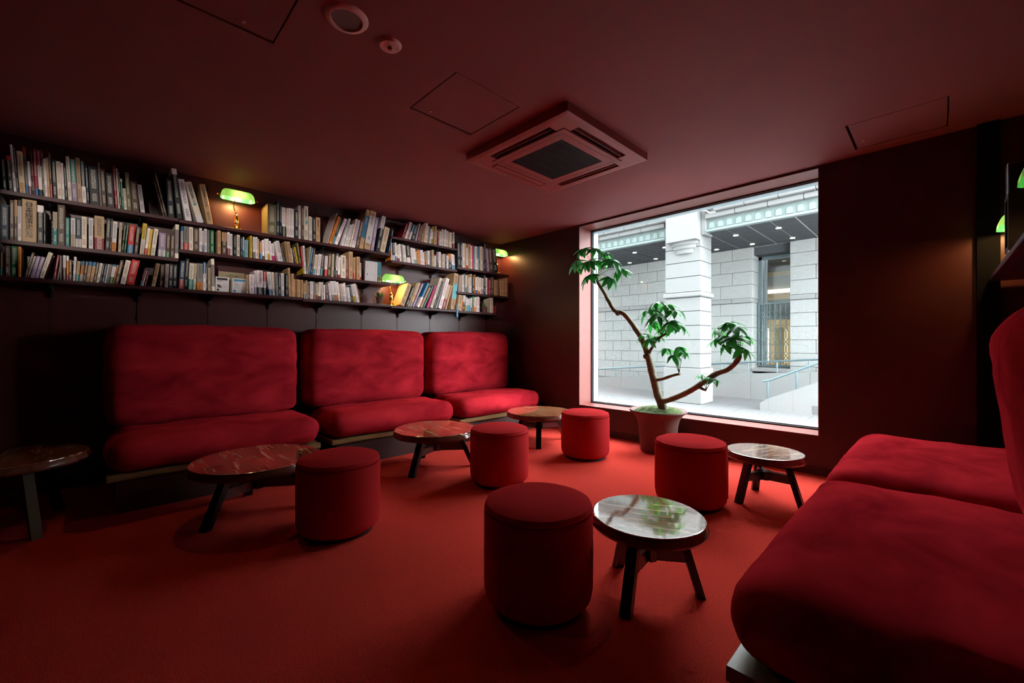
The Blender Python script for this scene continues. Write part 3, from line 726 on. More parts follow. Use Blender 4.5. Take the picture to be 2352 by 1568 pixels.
def leaf_mesh(L, W, droop):
    bm = bmesh.new(); n = 6; rows = []
    for i in range(n + 1):
        t = i / n; wd = W * math.sin(PI * min(1, t ** .75)) ** .8 if 0 < t < 1 else 0
        x = L * (t - .10 * droop * t * t); z = -droop * L * .55 * t * t
        c = bm.verts.new((x, 0, z))
        rows.append((c, None, None) if wd == 0 else (c, bm.verts.new((x, wd, z + wd * .28)), bm.verts.new((x, -wd, z + wd * .28))))
    for a, b in zip(rows, rows[1:]):
        for s in (1, 2):
            q = [v for v in (a[0], a[s], b[s], b[0]) if v]
            if s == 2: q = q[::-1]
            bm.faces.new(q)
    me = bpy.data.meshes.new('leaf'); bm.to_mesh(me); bm.free(); me.materials.append(m_leaf)
    for p in me.polygons: p.use_smooth = True
    return me
LM = [leaf_mesh(.130, .024, .35), leaf_mesh(.120, .026, .6), leaf_mesh(.140, .023, .5), leaf_mesh(.085, .017, .4)]
rg = random.Random(11)
def umbrella(tip, nrm, k, sc):
    nrm = nrm.normalized(); a = nrm.orthogonal().normalized(); b = nrm.cross(a)
    ph = rg.random() * 6
    for i in range(k):
        t = ph + 2 * PI * i / k + rg.uniform(-.15, .15)
        d = (a * math.cos(t) + b * math.sin(t)) - nrm * rg.uniform(.05, .7)
        d.normalize(); side = nrm.cross(d).normalized(); up = d.cross(side).normalized()
        s = sc * rg.uniform(.95, 1.4)
        M = Matrix(((d.x, side.x, up.x, tip.x - PX), (d.y, side.y, up.y, tip.y - PYc), (d.z, side.z, up.z, tip.z), (0, 0, 0, 1))) @ Matrix.Diagonal((s, s, s, 1))
        if up.z < 0: M = M @ Matrix.Rotation(PI, 4, 'X') @ Matrix.Diagonal((1, 1, 1, 1))
        o = bpy.data.objects.new('leaf', LM[rg.randrange(3)]); COL.objects.link(o); o.parent = plant; o.matrix_local = M
def crown(root, tips, k, sc):
    r = pp(*root)
    for q in tips:
        tp = pp(*q); mid = (r + tp) / 2 + Vector((0, 0, .03))
        bm = bmesh.new(); tube(bm, [r, mid, tp], [.0035, .0025, .002], 5); PL('leaf_stalk', bm, m_fern)
        umbrella(tp, (tp - r).normalized() * .5 + Vector((rg.uniform(-.3, .3), rg.uniform(-.5, .1), .8)), k, sc)
crown((1371, 634, 3.66), [(1338, 572, 3.60), (1366, 570, 3.62), (1395, 580, 3.70), (1322, 603, 3.62), (1350, 600, 3.50), (1408, 598, 3.60), (1372, 598, 3.75), (1425, 618, 3.68), (1402, 638, 3.62), (1352, 632, 3.55)], 9, .98)
crown((1520, 772, 3.73), [(1508, 694, 3.70), (1532, 700, 3.74), (1488, 712, 3.66), (1550, 712, 3.70), (1510, 722, 3.60), (1540, 738, 3.62), (1498, 742, 3.72), (1562, 745, 3.74), (1524, 752, 3.80)], 8, .90)
crown((1500, 800, 3.73), [(1474, 768, 3.68), (1490, 780, 3.62), (1508, 772, 3.76)], 7, .78)
crown((1560, 857, 3.73), [(1532, 800, 3.72), (1558, 796, 3.70), (1545, 815, 3.68), (1570, 808, 3.76)], 7, .74)
crown((1698, 812, 3.73), [(1672, 740, 3.72), (1690, 752, 3.66), (1652, 752, 3.74), (1705, 768, 3.76), (1648, 775, 3.68), (1682, 776, 3.60), (1670, 792, 3.70), (1710, 800, 3.72)], 8, .86)
crown((1622, 895, 3.69), [(1608, 860, 3.70), (1626, 866, 3.66), (1645, 872, 3.68)], 5, .55)

# ------------------------------------------------------------ banker's lamps
def lamp(x, y, z, label, flip=1, power=9.0, rz=0):
    t = thing('desk_lamp', label, 'lamp', (x, y, z), rz, 'brass lamps with green glass shades')
    obj('base', lathe([(0, 0), (.064, 0), (.066, .006), (.058, .014), (.046, .018), (.040, .030), (.022, .036), (.016, .046), (0, .046)], 40), m_brass, t, True)
    obj('column', lathe([(0, .044), (.012, .046), (.019, .054), (.019, .060), (.013, .064), (.017, .070), (.0185, .074), (.0185, .124), (.017, .130), (.011, .134), (.013, .142), (.007, .152), (0, .154)], 28), m_brass, t, True)
    bm = bmesh.new(); zs = .262
    tube(bm, [(0, 0, .15), (.004, -.008 * flip, .168), (.012, -.022 * flip, .195), (.030, -.028 * flip, .225), (.046, -.024 * flip, .250), (.050, -.02 * flip, .285)], [.0055, .0045, .0045, .005, .005, .005], 8); obj('arm', bm, m_brass, t, True)
    cx0, L, r = .050, .125, .058
    bm = bmesh.new(); seg = 14; rows = []
    for i in range(21):                                     # trough shade: half tube with rounded ends, axis along y
        u = -1 + 2 * i / 20; a = abs(u)
        rr = r * (1 if a < .62 else math.sqrt(max(0.03, 1 - ((a - .62) / .38) ** 2.2 * .97)))
        rows.append([bm.verts.new((cx0 + rr * math.cos(PI * k / seg) * 1.0, L * u - .02 * 0, zs + (.078 if a < .62 else .078 * rr / r) * math.sin(PI * k / seg) ** .85)) for k in range(seg + 1)])
    for a, b in zip(rows, rows[1:]):
        for k in range(seg): bm.faces.new((a[k], a[k + 1], b[k + 1], b[k]))
    bm.faces.new(rows[0]); bm.faces.new(rows[-1][::-1])
    bmesh.ops.recalc_face_normals(bm, faces=bm.faces)
    o = obj('shade', bm, m_shade, t, True)
    for s in (-1, 1):
        bm = bmesh.new(); tube(bm, [(cx0, s * (L - .004), zs + .016), (cx0, s * (L + .014), zs + .016)], .005, 8)
        tube(bm, [(cx0, s * (L + .014), zs + .016), (cx0, s * (L + .02), zs + .022)], .007, 8); obj('end_knob', bm, m_brass, t, True)
    bm = bmesh.new(); tube(bm, [(cx0, -.045, zs + .038), (cx0, -.03, zs + .038), (cx0, .03, zs + .038), (cx0, .045, zs + .038)], [.005, .012, .012, .005], 10); obj('bulb', bm, m_bulb, t, True)
    ld = bpy.data.lights.new('bulb_light', 'POINT'); ld.energy = power; ld.color = (1.0, .50, .19); ld.shadow_soft_size = .022
    lo = bpy.data.objects.new('bulb_light', ld); COL.objects.link(lo); lo.parent = t; lo.location = (cx0, 0, zs + .015)
    return t
LB = []
lamp(-4.205, .815, SH[('second', 'top')][2], 'brass lamp with green glass shade on the top shelf, left part of the bookshelves')
lamp(-4.175, 2.24, SH[('fourth', 'bottom')][2], 'brass lamp with green glass shade on the bottom shelf beside the small potted fern', 1)
lamp(-4.20, 3.825, SH[('fifth', 'top')][2], 'brass lamp with green glass shade at the far end of the shelves, by the corner')
lamp(.345, 3.75, 1.43, 'green-shaded lamp on the right wall, partly hidden by the dark cabinet side', power=9.0, rz=PI)
lamp(.34, 2.72, 1.43, 'green-shaded lamp at the right picture edge, only its shade tip showing', power=1.5, rz=PI)
for pts, lab in (([(-4.24, 2.16, 1.436), (-4.26, 2.14, 1.50), (-4.28, 2.10, 1.52), (-4.282, 2.095, 1.44)], 'thin black lamp cord bending up the wall beside the fern'),
                 ([(-4.18, .74, 1.978), (-4.12, .66, 1.995), (-4.10, .60, 1.979)], 'short dark cord lying on the top shelf left of the lamp')):
    bm = bmesh.new(); tube(bm, pts, .0022, 6); tag(obj('lamp_cord', bm, m_cord), lab, 'cord', 'lamp cords')

# ------------------------------------------------------------ small shelf plants, ribbon
def small_pot(x, y, z, label, kind):
    t = thing('small_plant', label, 'potted plant', (x, y, z), 0, 'small potted plants on the shelves')
    obj('pot', lathe([(0, 0), (.028, 0), (.036, .06), (.038, .064), (.038, .078), (.033, .078), (.031, .068), (0, .066)], 24), m_terra, t, True)
    r_ = random.Random(kind)
    if kind == 1:
        for k in range(46):
            a = r_.random() * 6.28; e = r_.uniform(.1, 1.3); L = r_.uniform(.04, .085)
            d = Vector((math.cos(a) * math.cos(e), math.sin(a) * math.cos(e), math.sin(e)))
            bm = bmesh.new(); p0 = Vector((0, 0, .07)); pts = [p0, p0 + d * L * .6, p0 + d * L + Vector((0, 0, -.012))]
            tube(bm, pts, [.001, .001, .0006], 4)
            s = d.cross(Vector((0, 0, 1))).normalized()
            for q in range(5):
                c = p0.lerp(pts[2], .35 + .14 * q)
                for sg in (-1, 1):
                    tip = c + s * sg * .014 + d * .006; v = [bm.verts.new(c), bm.verts.new(c + d * .008), bm.verts.new(tip)]; bm.faces.new(v)
            obj('frond', bm, m_fern, t)
    else:
        for k in range(16):
            a = r_.random() * 6.28; e = r_.uniform(.9, 1.5); L = r_.uniform(.04, .075); d = Vector((math.cos(a) * math.cos(e), math.sin(a) * math.cos(e), math.sin(e)))
            bm = bmesh.new(); tube(bm, [Vector((0, 0, .066)), Vector((0, 0, .07)) + d * L * .6, Vector((0, 0, .07)) + d * L], [.004, .003, .0008], 5); obj('leaf', bm, m_fern, t)
small_pot(-4.14, on_x(872, 690, -4.14).y, SH[('third', 'bottom')][2], 'small fern in a clay pot on the bottom shelf left of the lamp', 1)
small_pot(-4.125, on_x(1112, 700, -4.12).y, SH[('fifth', 'bottom')][2], 'little clay pot with upright succulent leaves in the far right bay', 2)
yr = on_x(1050, 700, XF + .01).y
bm = bmesh.new(); 
vs = [bm.verts.new((XF + .012, yr + a, b)) for a, b in ((-.008, 1.49), (.012, 1.49), (.014, 1.34), (-.010, 1.335))]; bm.faces.new(vs)
r_ = bmesh.ops.extrude_face_region(bm, geom=bm.faces[:]); bmesh.ops.translate(bm, verts=[v for v in r_['geom'] if isinstance(v, bmesh.types.BMVert)], vec=(-.0012, 0, 0))
bmesh.ops.recalc_face_normals(bm, faces=bm.faces)
tag(obj('ribbon', bm, m_ribbon), 'blue ribbon hanging over the edge of the bottom shelf', 'ribbon')

# ------------------------------------------------------------ books
PAL = dict(w=((.80, .74, .75), 'white'), i=((.78, .69, .56), 'ivory'), c=((.60, .49, .33), 'cream'), k=((.012, .014, .02), 'black'), n=((.10, .055, .035), 'brown'),
           b=((.52, .33, .17), 'tan'), r=((.58, .02, .02), 'red'), d=((.28, .012, .03), 'dark red'), g=((.01, .16, .06), 'green'), t=((.015, .22, .21), 'teal'),
           u=((.01, .16, .36), 'blue'), l=((.16, .42, .56), 'light blue'), y=((.62, .42, .02), 'yellow'), o=((.66, .22, .02), 'orange'), p=((.33, .24, .38), 'purple'),
           s=((.24, .23, .22), 'grey'), m=((.012, .035, .07), 'navy'), v=((.16, .14, .06), 'olive'), e=((.66, .03, .20), 'pink'))
DARK = set('kndgumvtpr')
VW = {'1': (0, 300, 6.029), '2': (0, 430, 6.271), '3': (320, 360, 7.35), '4': (320, 500, 6.189), '5': (580, 430, 6.918), '6': (640, 550, 6.918), '7': (880, 480, 6.029)}
# view, level | xl xr xt yt code ...
BOOKS = '''
1 top|40 92 0 350 k|120 183 70 330 k^r.12|186 228 103 172 w|230 262 160 172 k|268 355 212 265 c/b.25|358 398 300 208 s^r.15/u.2|402 438 365 415 w/d.25|440 457 350 225 m|460 486 405 240 d|488 534 445 240 d/u.15|536 594 480 250 w^d.33/k.15|597 618 535 252 v|620 662 570 370 w|664 695 612 355 b|697 730 640 272 n/d.3|735 793 705 380 k|796 858 750 400 i|860 897 822 432 w|905 940 855 470 k|945 997 882 340 i|1000 1078 948 375 p^t.55|1080 1140 1020 355 b|1142 1200 1085 400 w^m.6|1203 1243 1155 460 k|1246 1385 1190 470 k|1388 1412 1300 415 s|1415 1480 1345 500 n|1485 1590 1410 560 k|1598 1638 1440 450 d|1640 1662 1495 492 i|1664 1690 1530 500 m|1692 1720 1600 645 g^i.1|1724 1762 1645 782 i|1765 1828 1640 550 v|1832 1930 1720 670 n|1950 2010 1850 730 w
3 top|405 438 235 365 n|441 478 250 272 n|490 600 445 340 k|640 730 475 170 k^w.12|785 895 565 345 w|985 1105 720 395 i/w.2|1150 1253 1010 450 b
5 top|240 385 228 248 v|387 438 375 210 m|440 468 413 243 k|478 537 455 305 w/k.35|548 578 535 320 i|580 602 555 318 w|605 638 590 325 w|640 672 632 332 w|676 736 665 350 k|742 785 742 278 w|787 822 790 290 n|824 888 828 290 i|900 940 905 458 i|942 962 945 475 w|965 1013 960 470 k|1018 1085 1030 470 b|1200 1212 1355 400 w|1215 1262 1365 455 o|1265 1296 1410 470 m/l.3|1303 1355 1465 485 w|1425 1458 1545 485 w|1462 1498 1540 580 w|1506 1536 1595 575 w|1545 1572 1610 485 i|1585 1640 1640 495 w^p.75|1645 1690 1690 500 n|1700 1760 1780 320 b|1775 1872 1860 335 b|1885 1935 1955 465 p|1965 2025 2070 445 k^w.35|2030 2112 2120 615 c|2165 2185 2235 650 m
2 middle|0 120 0 240 m|132 200 132 172 n|200 245 190 172 n^b.4|248 308 250 172 w^k.15|311 525 325 145 b|530 622 548 245 k^w.18|625 655 635 335 k|758 822 758 342 t^c.5|825 935 832 235 n|940 1000 945 428 t|1015 1085 1018 435 w/c.45|1088 1170 1090 428 m/w.3|1172 1250 1178 412 i|1275 1342 1280 437 w|1358 1503 1365 398 b/d.35|1510 1578 1535 437 k|1580 1603 1590 440 n|1605 1670 1610 478 w/o.3|1700 1742 1722 500 c|1745 1782 1790 500 k|1785 1810 1835 510 g|1828 1918 1865 525 r/u.3|1930 1985 1970 555 n
4 middle|5 68 55 65 y/i.5|70 110 120 140 w/r.25|112 152 160 155 y|160 222 215 145 i|272 372 290 200 p/w.3|376 436 390 220 n/g.25|440 498 445 225 n|506 560 515 85 s^i.15/i.15|600 628 605 112 w^u.2|632 704 640 115 s/r.3|708 768 710 125 i|772 850 775 140 n|855 893 860 142 w|896 925 898 178 w/u.35|930 970 935 148 w|978 1005 978 165 s|1015 1068 1020 170 g|1113 1162 1113 168 b|1180 1248 1180 195 n^b.4|1252 1292 1245 198 w/d.3|1295 1335 1295 218 w|1345 1385 1350 235 k|1393 1440 1405 235 i|1445 1475 1455 275 m|1478 1500 1477 267 w/g.35|1502 1552 1503 308 l|1578 1610 1588 252 y|1625 1655 1630 266 w/s.3|1660 1690 1660 268 w|1692 1710 1690 298 b|1722 1752 1718 350 b/u.35|1757 1788 1742 310 w/n.2|1800 1828 1788 292 w|1832 1863 1818 292 w/y.3|1866 1888 1850 325 w|1892 1940 1873 360 w/e.3|1980 2004 1915 340 w|2006 2058 1945 322 w|2060 2077 2010 400 n/u.3|2108 2130 2070 330 b|2134 2185 2075 332 b|2188 2208 2120 425 w|2225 2247 2175 425 n|2250 2280 2205 412 y|2285 2310 2240 352 v
6 middle|393 414 350 108 r/y.25|416 450 388 92 w|455 475 510 105 c|480 512 535 120 u|517 545 575 125 n|548 582 590 230 i/l.3|584 605 625 240 i|610 660 650 222 w|668 708 690 215 n/t.35|735 775 755 215 w^k.1/r.3|785 845 805 213 n|848 878 865 225 c|890 915 915 215 k|917 943 930 215 w^s.1/m.3|948 978 955 280 w/d.15|1002 1075 992 243 i|1078 1090 1080 270 n|1093 1116 1092 275 d|1132 1194 1130 182 b|1196 1230 1197 280 b/r.3|1247 1298 1248 268 b|1300 1328 1300 365 i/r.2
2 bottom|0 28 0 930 b/t.4|31 62 30 932 b/t.4|68 140 78 835 n|150 252 165 835 g|254 300 262 838 o|335 378 455 930 n|380 412 490 985 w/b.1|420 480 530 982 p|483 543 590 990 p|548 618 695 925 i|765 797 825 968 d|858 887 862 975 s|905 947 905 975 w/n.5|956 987 962 980 o^w.2/d.25|990 1032 1000 1035 n|1045 1080 1065 992 w|1084 1132 1110 1055 b/t.35|1138 1186 1178 1052 o^u.2/w.35|1190 1230 1235 1060 n|1235 1286 1280 1062 b^u.2|1290 1337 1345 1068 b^u.2|1340 1380 1390 1072 n|1383 1426 1440 1085 i|1428 1458 1480 1090 k|1460 1500 1515 1100 m|1502 1522 1560 1100 w|1524 1566 1585 1105 s|1570 1622 1630 1105 w^u.1/g.35|1625 1648 1690 1110 o|1652 1705 1735 1040 n|1728 1803 1815 1040 i|1812 1932 1905 1030 r|2012 2036 2085 1155 d/t.3|2038 2068 2110 1165 w^u.1|2070 2100 2140 1170 d
4 bottom|165 225 240 640 b|285 352 305 650 n|354 408 370 650 s|412 472 425 650 k|475 530 488 660 k|560 636 590 600 m/d.35|640 690 655 570 k|695 760 700 638 i/t.4|765 803 770 645 c|820 906 830 642 s/o.3|908 947 915 628 w^u.4|950 972 952 665 n|985 1024 975 700 c|1033 1080 1005 575 s^i.18/i.15|1525 1556 1525 805 b|1568 1638 1562 798 w|1643 1678 1625 745 w/p.3|1681 1767 1662 740 w/k.3|1772 1812 1760 762 w^r.4/k.3|1845 1902 1815 765 w/u.25|1905 1940 1885 770 i|1943 1982 1930 775 s|1985 2022 1978 800 k|2025 2067 2012 783 w|2085 2120 2075 790 k|2135 2167 2113 708 b|2170 2202 2160 790 b|2204 2236 2192 868 b|2240 2262 2238 870 b|2268 2306 2272 875 b|2308 2337 2307 878 b
6 bottom|403 437 405 690 b/u.3|440 470 425 645 b|472 500 475 700 n|510 562 510 660 w|564 586 562 662 s|589 606 588 700 y|608 628 612 705 w/r.3|630 670 650 670 i/n.2|692 718 690 672 w|720 748 713 715 w/r.05|762 805 735 685 n|825 858 785 695 w|860 892 812 658 w/l.3|898 957 862 658 w/o.3|960 996 922 672 w|1000 1038 965 705 c|1042 1078 1008 708 w|1080 1106 1045 685 w|1108 1132 1082 755 w|1134 1162 1108 755 w|1164 1188 1128 730 m|1202 1246 1150 710 w/y.35|1255 1290 1187 700 w|1292 1308 1230 720 b
7 top|262 285 330 195 d|305 332 372 172 w|336 357 405 180 b|359 384 425 208 w^u.5|396 450 400 190 k|462 477 465 180 w|479 495 482 205 d|497 508 495 192 u|509 520 508 195 b|536 557 537 175 b|566 594 565 178 c^i.5|596 613 595 220 w|614 640 615 228 s|643 663 648 265 w|665 692 670 228 w^y.3/y.3|704 734 708 228 b|736 757 738 282 c|768 784 770 268 d|788 813 795 300 w|817 843 825 273 i|847 876 858 278 w|878 906 885 298 i|926 946 928 318 i|948 970 950 320 i|984 1004 985 312 i/d.3|1045 1082 1035 450 k|1084 1112 1078 460 k|1113 1140 1103 465 w|1142 1166 1130 468 b|1168 1187 1155 530 w^w.4/r.15|1189 1223 1172 478 b|1225 1246 1215 500 w|1248 1263 1238 495 e|1265 1279 1258 515 t|1281 1306 1272 510 w|1309 1334 1300 515 w^u.5|1336 1356 1322 520 t|1359 1392 1343 512 i|1396 1418 1375 520 n|1420 1440 1395 455 k|1455 1482 1430 545 p|1484 1532 1458 540 n|1540 1598 1495 530 k
7 middle|111 123 112 570 o|122 140 114 460 w|147 174 138 455 k/w.3|182 207 165 460 w/u.25|214 242 195 500 i/d.2|244 267 225 480 w|269 292 250 482 s|294 318 275 490 i|320 343 300 500 w|346 387 325 495 k/w.3|390 409 372 530 n|411 430 385 530 w|432 452 405 535 w|455 481 430 545 w/t.3|483 505 460 583 b|507 528 487 562 o|530 551 518 565 w|553 572 538 565 w|574 593 562 600 i|595 614 588 612 b/r.3|628 657 622 570 w/g.1|666 684 665 585 s|686 712 675 560 c|716 740 718 628 i^r.1|743 759 745 585 k|760 782 758 585 p/k.3|783 810 783 588 w|817 842 818 645 b|844 870 845 615 w|872 888 865 610 k|892 916 890 638 w|922 956 910 610 k^o.4|960 986 945 618 w/u.3|988 1007 970 630 w/u.3|1108 1124 1108 910 w|1125 1151 1125 895 s|1154 1173 1155 915 w/m.3|1174 1192 1170 918 g^y.6|1193 1206 1190 945 w|1208 1228 1206 945 w|1230 1241 1228 895 c|1243 1271 1243 915 k|1279 1293 1272 905 o|1295 1315 1292 940 w/u.2|1317 1334 1312 935 i/o.2|1336 1351 1328 950 i/r.15|1352 1374 1350 945 i|1380 1399 1378 955 w/p.3|1401 1426 1400 905 k|1428 1459 1422 945 w|1468 1502 1470 965 d|1508 1541 1505 940 n|1562 1602 1562 980 b|1604 1619 1605 960 n|1636 1669 1638 985 b|1673 1703 1675 995 b|1708 1739 1710 955 b
7 bottom|232 300 350 1020 b|302 345 420 1060 k|347 375 465 1015 b|378 410 490 1010 b^c.5/s.2|412 442 560 1020 p|472 505 625 1015 w^u.6|525 552 655 1075 b|555 578 680 1060 t|608 638 720 1055 e|653 692 770 942 i|696 717 795 995 k|719 748 810 1020 s|772 821 865 945 w|824 864 900 1035 d^c.6|866 890 920 1050 b|945 1006 1000 875 b|1033 1086 1060 895 b|1088 1106 1090 1255 o|1109 1140 1115 1185 k^w.4|1142 1159 1140 1215 w/y.4|1161 1182 1162 1245 w/l.5|1184 1201 1186 1245 w/l.5|1202 1216 1202 1250 w/l.5|1217 1237 1215 1225 w/u.3|1238 1264 1238 1202 g/n.35|1267 1294 1268 1222 i/o.35|1299 1327 1300 1210 w|1334 1352 1335 1225 w|1493 1532 1493 1225 i
'''
ORD = 'first second third fourth fifth sixth seventh eighth ninth tenth eleventh twelfth thirteenth fourteenth fifteenth sixteenth seventeenth eighteenth nineteenth twentieth'.split()
def ordn(k):
    if k < 20: return ORD[k]
    t = ['twenty', 'thirty', 'forty'][(k + 1) // 10 - 2]; u = (k + 1) % 10
    return t + ('-' + ORD[u - 1] if u else '') if u else {20: 'twentieth', 30: 'thirtieth', 40: 'fortieth'}[k + 1]
def book_mesh(T, H, D, code, rnd):
    main, bot, top = code
    bm = bmesh.new(); uvl = bm.loops.layers.uv.new('UVMap')
    c1 = bm.loops.layers.float_color.new('Col'); c2 = bm.loops.layers.float_color.new('Txt')
    def pal(ch):
        c = PAL[ch][0]; f = rnd; return (c[0] * f, c[1] * f, c[2] * f, 1)
    ink = lambda ch: ((.65, .6, .5) if ch in DARK else ((.02, .02, .025) if rnd < 1.02 else (.25, .02, .03)))
    cell = max(.006, min(.013, T * .62))
    zsegs = [(0, 0)]
    b0 = bot[1] if bot else 0; t0 = 1 - (top[1] if top else 0)
    cuts = sorted(set([0, 1, b0, t0] + ([.10, .30] if b0 == 0 else []) + [x for x in (.42, .93) if b0 < x < t0]))
    segs = []
    for a, b in zip(cuts, cuts[1:]):
        m = (a + b) / 2; ch = main; tx = 0
        if bot and m < b0: ch = bot[0]; tx = 1 if b0 > .2 else 0
        elif top and m > t0: ch = top[0]; tx = 0 if top[1] < .25 else 1
        else:
            tx = 1 if (m > .42 and m < .93) or (b0 == 0 and .10 < m < .30) else 0
        segs.append((a, b, ch, tx))
    e = min(.0018, T * .2); r = min(.003, T * .25)
    prof = [(-D, 0), (-r, 0), (0, r), (0, T - r), (-r, T), (-D, T)]   # outline in x (depth), y (thickness); spine toward +x
    sd = rnd * 37 + T * 911
    for a, b, ch, tx in segs:
        for i in range(5):
            (xa, ya), (xb, yb) = prof[i], prof[i + 1]
            f = bm.faces.new([bm.verts.new(q) for q in ((xa, ya, a * H), (xb, yb, a * H), (xb, yb, b * H), (xa, ya, b * H))])
            cc = pal(ch)
            ic = ink(ch)
            for l, (u, v) in zip(f.loops, ((ya / T, a), (yb / T, a), (yb / T, b), (ya / T, b))):
                l[c1] = cc; l[c2] = (ic[0], ic[1], ic[2], 1.0 if (i == 2 and tx) else 0.0); l[uvl].uv = (u, v * H / cell + sd)
    bmesh.ops.remove_doubles(bm, verts=bm.verts, dist=1e-6)
    # board thickness: rims of the two covers and spine
    cm = pal(main)
    for z in (0, H):
        for (x0, x1, y0, y1) in ((-D, -r, 0, e), (-D, -r, T - e, T), (-r - e, 0, e, T - e)):
            f = bm.faces.new([bm.verts.new(q) for q in ((x0, y0, z), (x1, y0, z), (x1, y1, z), (x0, y1, z))])
            for l in f.loops: l[c1] = cm; l[c2] = (0, 0, 0, 0); l[uvl].uv = (0, 0)
    me = bpy.data.meshes.new('book'); bm.to_mesh(me); bm.free(); me.materials.append(m_spine); return me
def parse(code):
    import re as _r
    main = code[0]; bot = top = None
    for sep, ch, v in _r.findall(r'([/^])([a-z])(\.\d+)', code[1:]):
        if sep == '/': bot = (ch, float(v))
        else: top = (ch, float(v))
    return main, bot, top
def which(y, lev):
    k = min((k for k in SH if k[1] == lev), key=lambda k: max(SH[k][0] - y, y - SH[k][1], 0))
    return k[0], SH[k][2]
spots = []
for line in BOOKS.strip().split('\n'):
    hd, *rs = line.split('|'); vw, lev = hd.split(); ox, oy, sc = VW[vw]
    for r_ in rs:
        q = r_.split(); xl, xr, xt, yt = [float(v) for v in q[:4]]; code = q[4]
        xl, xr, xt, yt = ox + xl / sc, ox + xr / sc, ox + xt / sc, oy + yt / sc
        yl, yr = on_x(xl, 0, XF).y, on_x(xr, 0, XF).y
        tp = on_x(xt, yt, XF); spots.append([lev, yl, yr, tp.y, tp.z, code])
byrow = {}
for s in spots:
    bay, z = which(s[1] + .004, s[0]); byrow.setdefault((bay, s[0]), []).append(s)
rb = random.Random(3); NBOOK = 0; BK = {}
CEIL = {}
pz = -9; plev = None
for (bay, lev), L_ in sorted(byrow.items(), key=lambda kv: (kv[0][1], SH[kv[0]][0])):
    z = SH[(bay, lev)][2]; y_lo, y_hi = SH[(bay, lev)][:2]
    lim = {'top': ZC, 'middle': SH[(bay, 'top')][2] - .03, 'bottom': SH[(bay, 'middle')][2] - .03}[lev]
    L_.sort(key=lambda s: s[1])
    if lev != plev or abs(z - pz) > .02: pe = -9; pt = 0; ph = 0
    pz = z; plev = lev
    for n, (_, yl, yr, yt, zt, code) in enumerate(L_):
        yl = max(yl, pe + .0008); yr = max(yr, yl + .006)
        hz = min(zt, lim - .006) - z; hz = max(hz, .10)
        tn = (yt - yl) / max(hz, .05)
        if abs(tn) < .035: tn = 0
        if pe > -5:
            hh = min(hz, ph); ov = (pe + hh * pt) - (yl + hh * tn)
            if ov > 0 and yl - pe < .2: tn = (pe + hh * pt - yl) / hh + .004
        th = math.atan(tn); c, s_ = math.cos(th), math.sin(th)
        T = (yr - yl) * c; T = max(T, .005); H = hz / c
        if H > .5: H = .5
        if th < 0: H -= T * math.tan(-th) * 0
        D = min(max(.105, H * .70), .185)
        zz = z + (T * s_ if th > 0 else 0)
        if th > 0: H = (hz - T * s_) / c; yl += T * s_ * tn
        me = book_mesh(T, H, D, parse(code), rb.uniform(.85, 1.12))
        o = bpy.data.objects.new('book', me); COL.objects.link(o)
        xo = XF - .006 - rb.uniform(0, .016); 
        if D > .185: xo = XF - .004
        o.location = (xo, yl, zz); o.rotation_euler = (-th, 0, 0)
        bp = B(-D + .004, -.0032, min(.0018, T * .2), T - min(.0018, T * .2), .0025, H - .0025); pg = obj('page_block', bp, m_page, o)
        pe = yl + T / c; pt = tn; ph = hz
        main, bot, top = parse(code)
        sz_ = 'slim ' if T < .016 else ('thick ' if T > .034 else '')
        bands = ''
        if bot and top: bands = ' with %s and %s bands' % (PAL[top[0]][1], PAL[bot[0]][1])
        elif bot: bands = ' with %s lower band' % PAL[bot[0]][1]
        elif top: bands = ' with %s top band' % PAL[top[0]][1]
        if bot and top: sz_ = ''
        lab = '%s%s book%s, %s on %s shelf, %s bay' % (sz_, PAL[main][1], bands, ordn(n), lev, bay)
        tag(o, lab, 'book', 'books on the %s shelf of the %s bay' % (lev, bay)); NBOOK += 1
        BK[(round(on_back := yl, 3), lev)] = (o, T, H)
print('BOOKS', NBOOK)
def find(px, lev):
    y = on_x(px, 0, XF).y
    k = min((k for k in BK if k[1] == lev), key=lambda k: abs(k[0] - y)); return BK[k]
def spine_text(px, lev, s, frac_top, size, m=m_ink, off=0.5):
    o, T, H = find(px, lev)
    text('lettering', '\n'.join(s), size, m, o, face_x(.0006, T * off, H * frac_top), line=1.0)
def spine_run(px, lev, s, frac_low, size, m=m_ink):
    o, T, H = find(px, lev)
    t_ = text('lettering', s, size, m, o, face_x(.0006, T * .5 - size * .36, H * frac_low, PI / 2), align='LEFT'); return t_
spine_text(320 + 985 / 7.35, 'top', '近代書史', .84, .020); 
spine_text(320 + 1150 / 7.35, 'top', '中国書史', .86, .016)
spine_text(580 + 824 / 6.918, 'top', '日本書史', .88, .018)
spine_text(580 + 1018 / 6.918, 'top', '本居宣長', .90, .017)
spine_text(580 + 1775 / 6.918, 'top', '禅の天才', .84, .022)
spine_text(580 + 1700 / 6.918, 'top', '図説日本の', .80, .016, m_inkw)
spine_run(580 + 1215 / 6.918, 'top', 'JUST FOR THE FUN', .10, .013)
spine_text(311 / 6.271, 'middle', '日本経済史', .95, .036)
spine_text(320 + 1681 / 6.189, 'bottom', '帝国の美術', .97, .0185, off=.66)
spine_text(640 + 1002 / 6.918, 'middle', '日本思想史', .92, .014)
spine_text(880 + 1189 / 6.029, 'top', '古典文学', .90, .018)
spine_text(580 + 676 / 6.918, 'top', '音楽の本', .85, .012, mat('yellow_green_ink', (.45, .5, .03), .6))
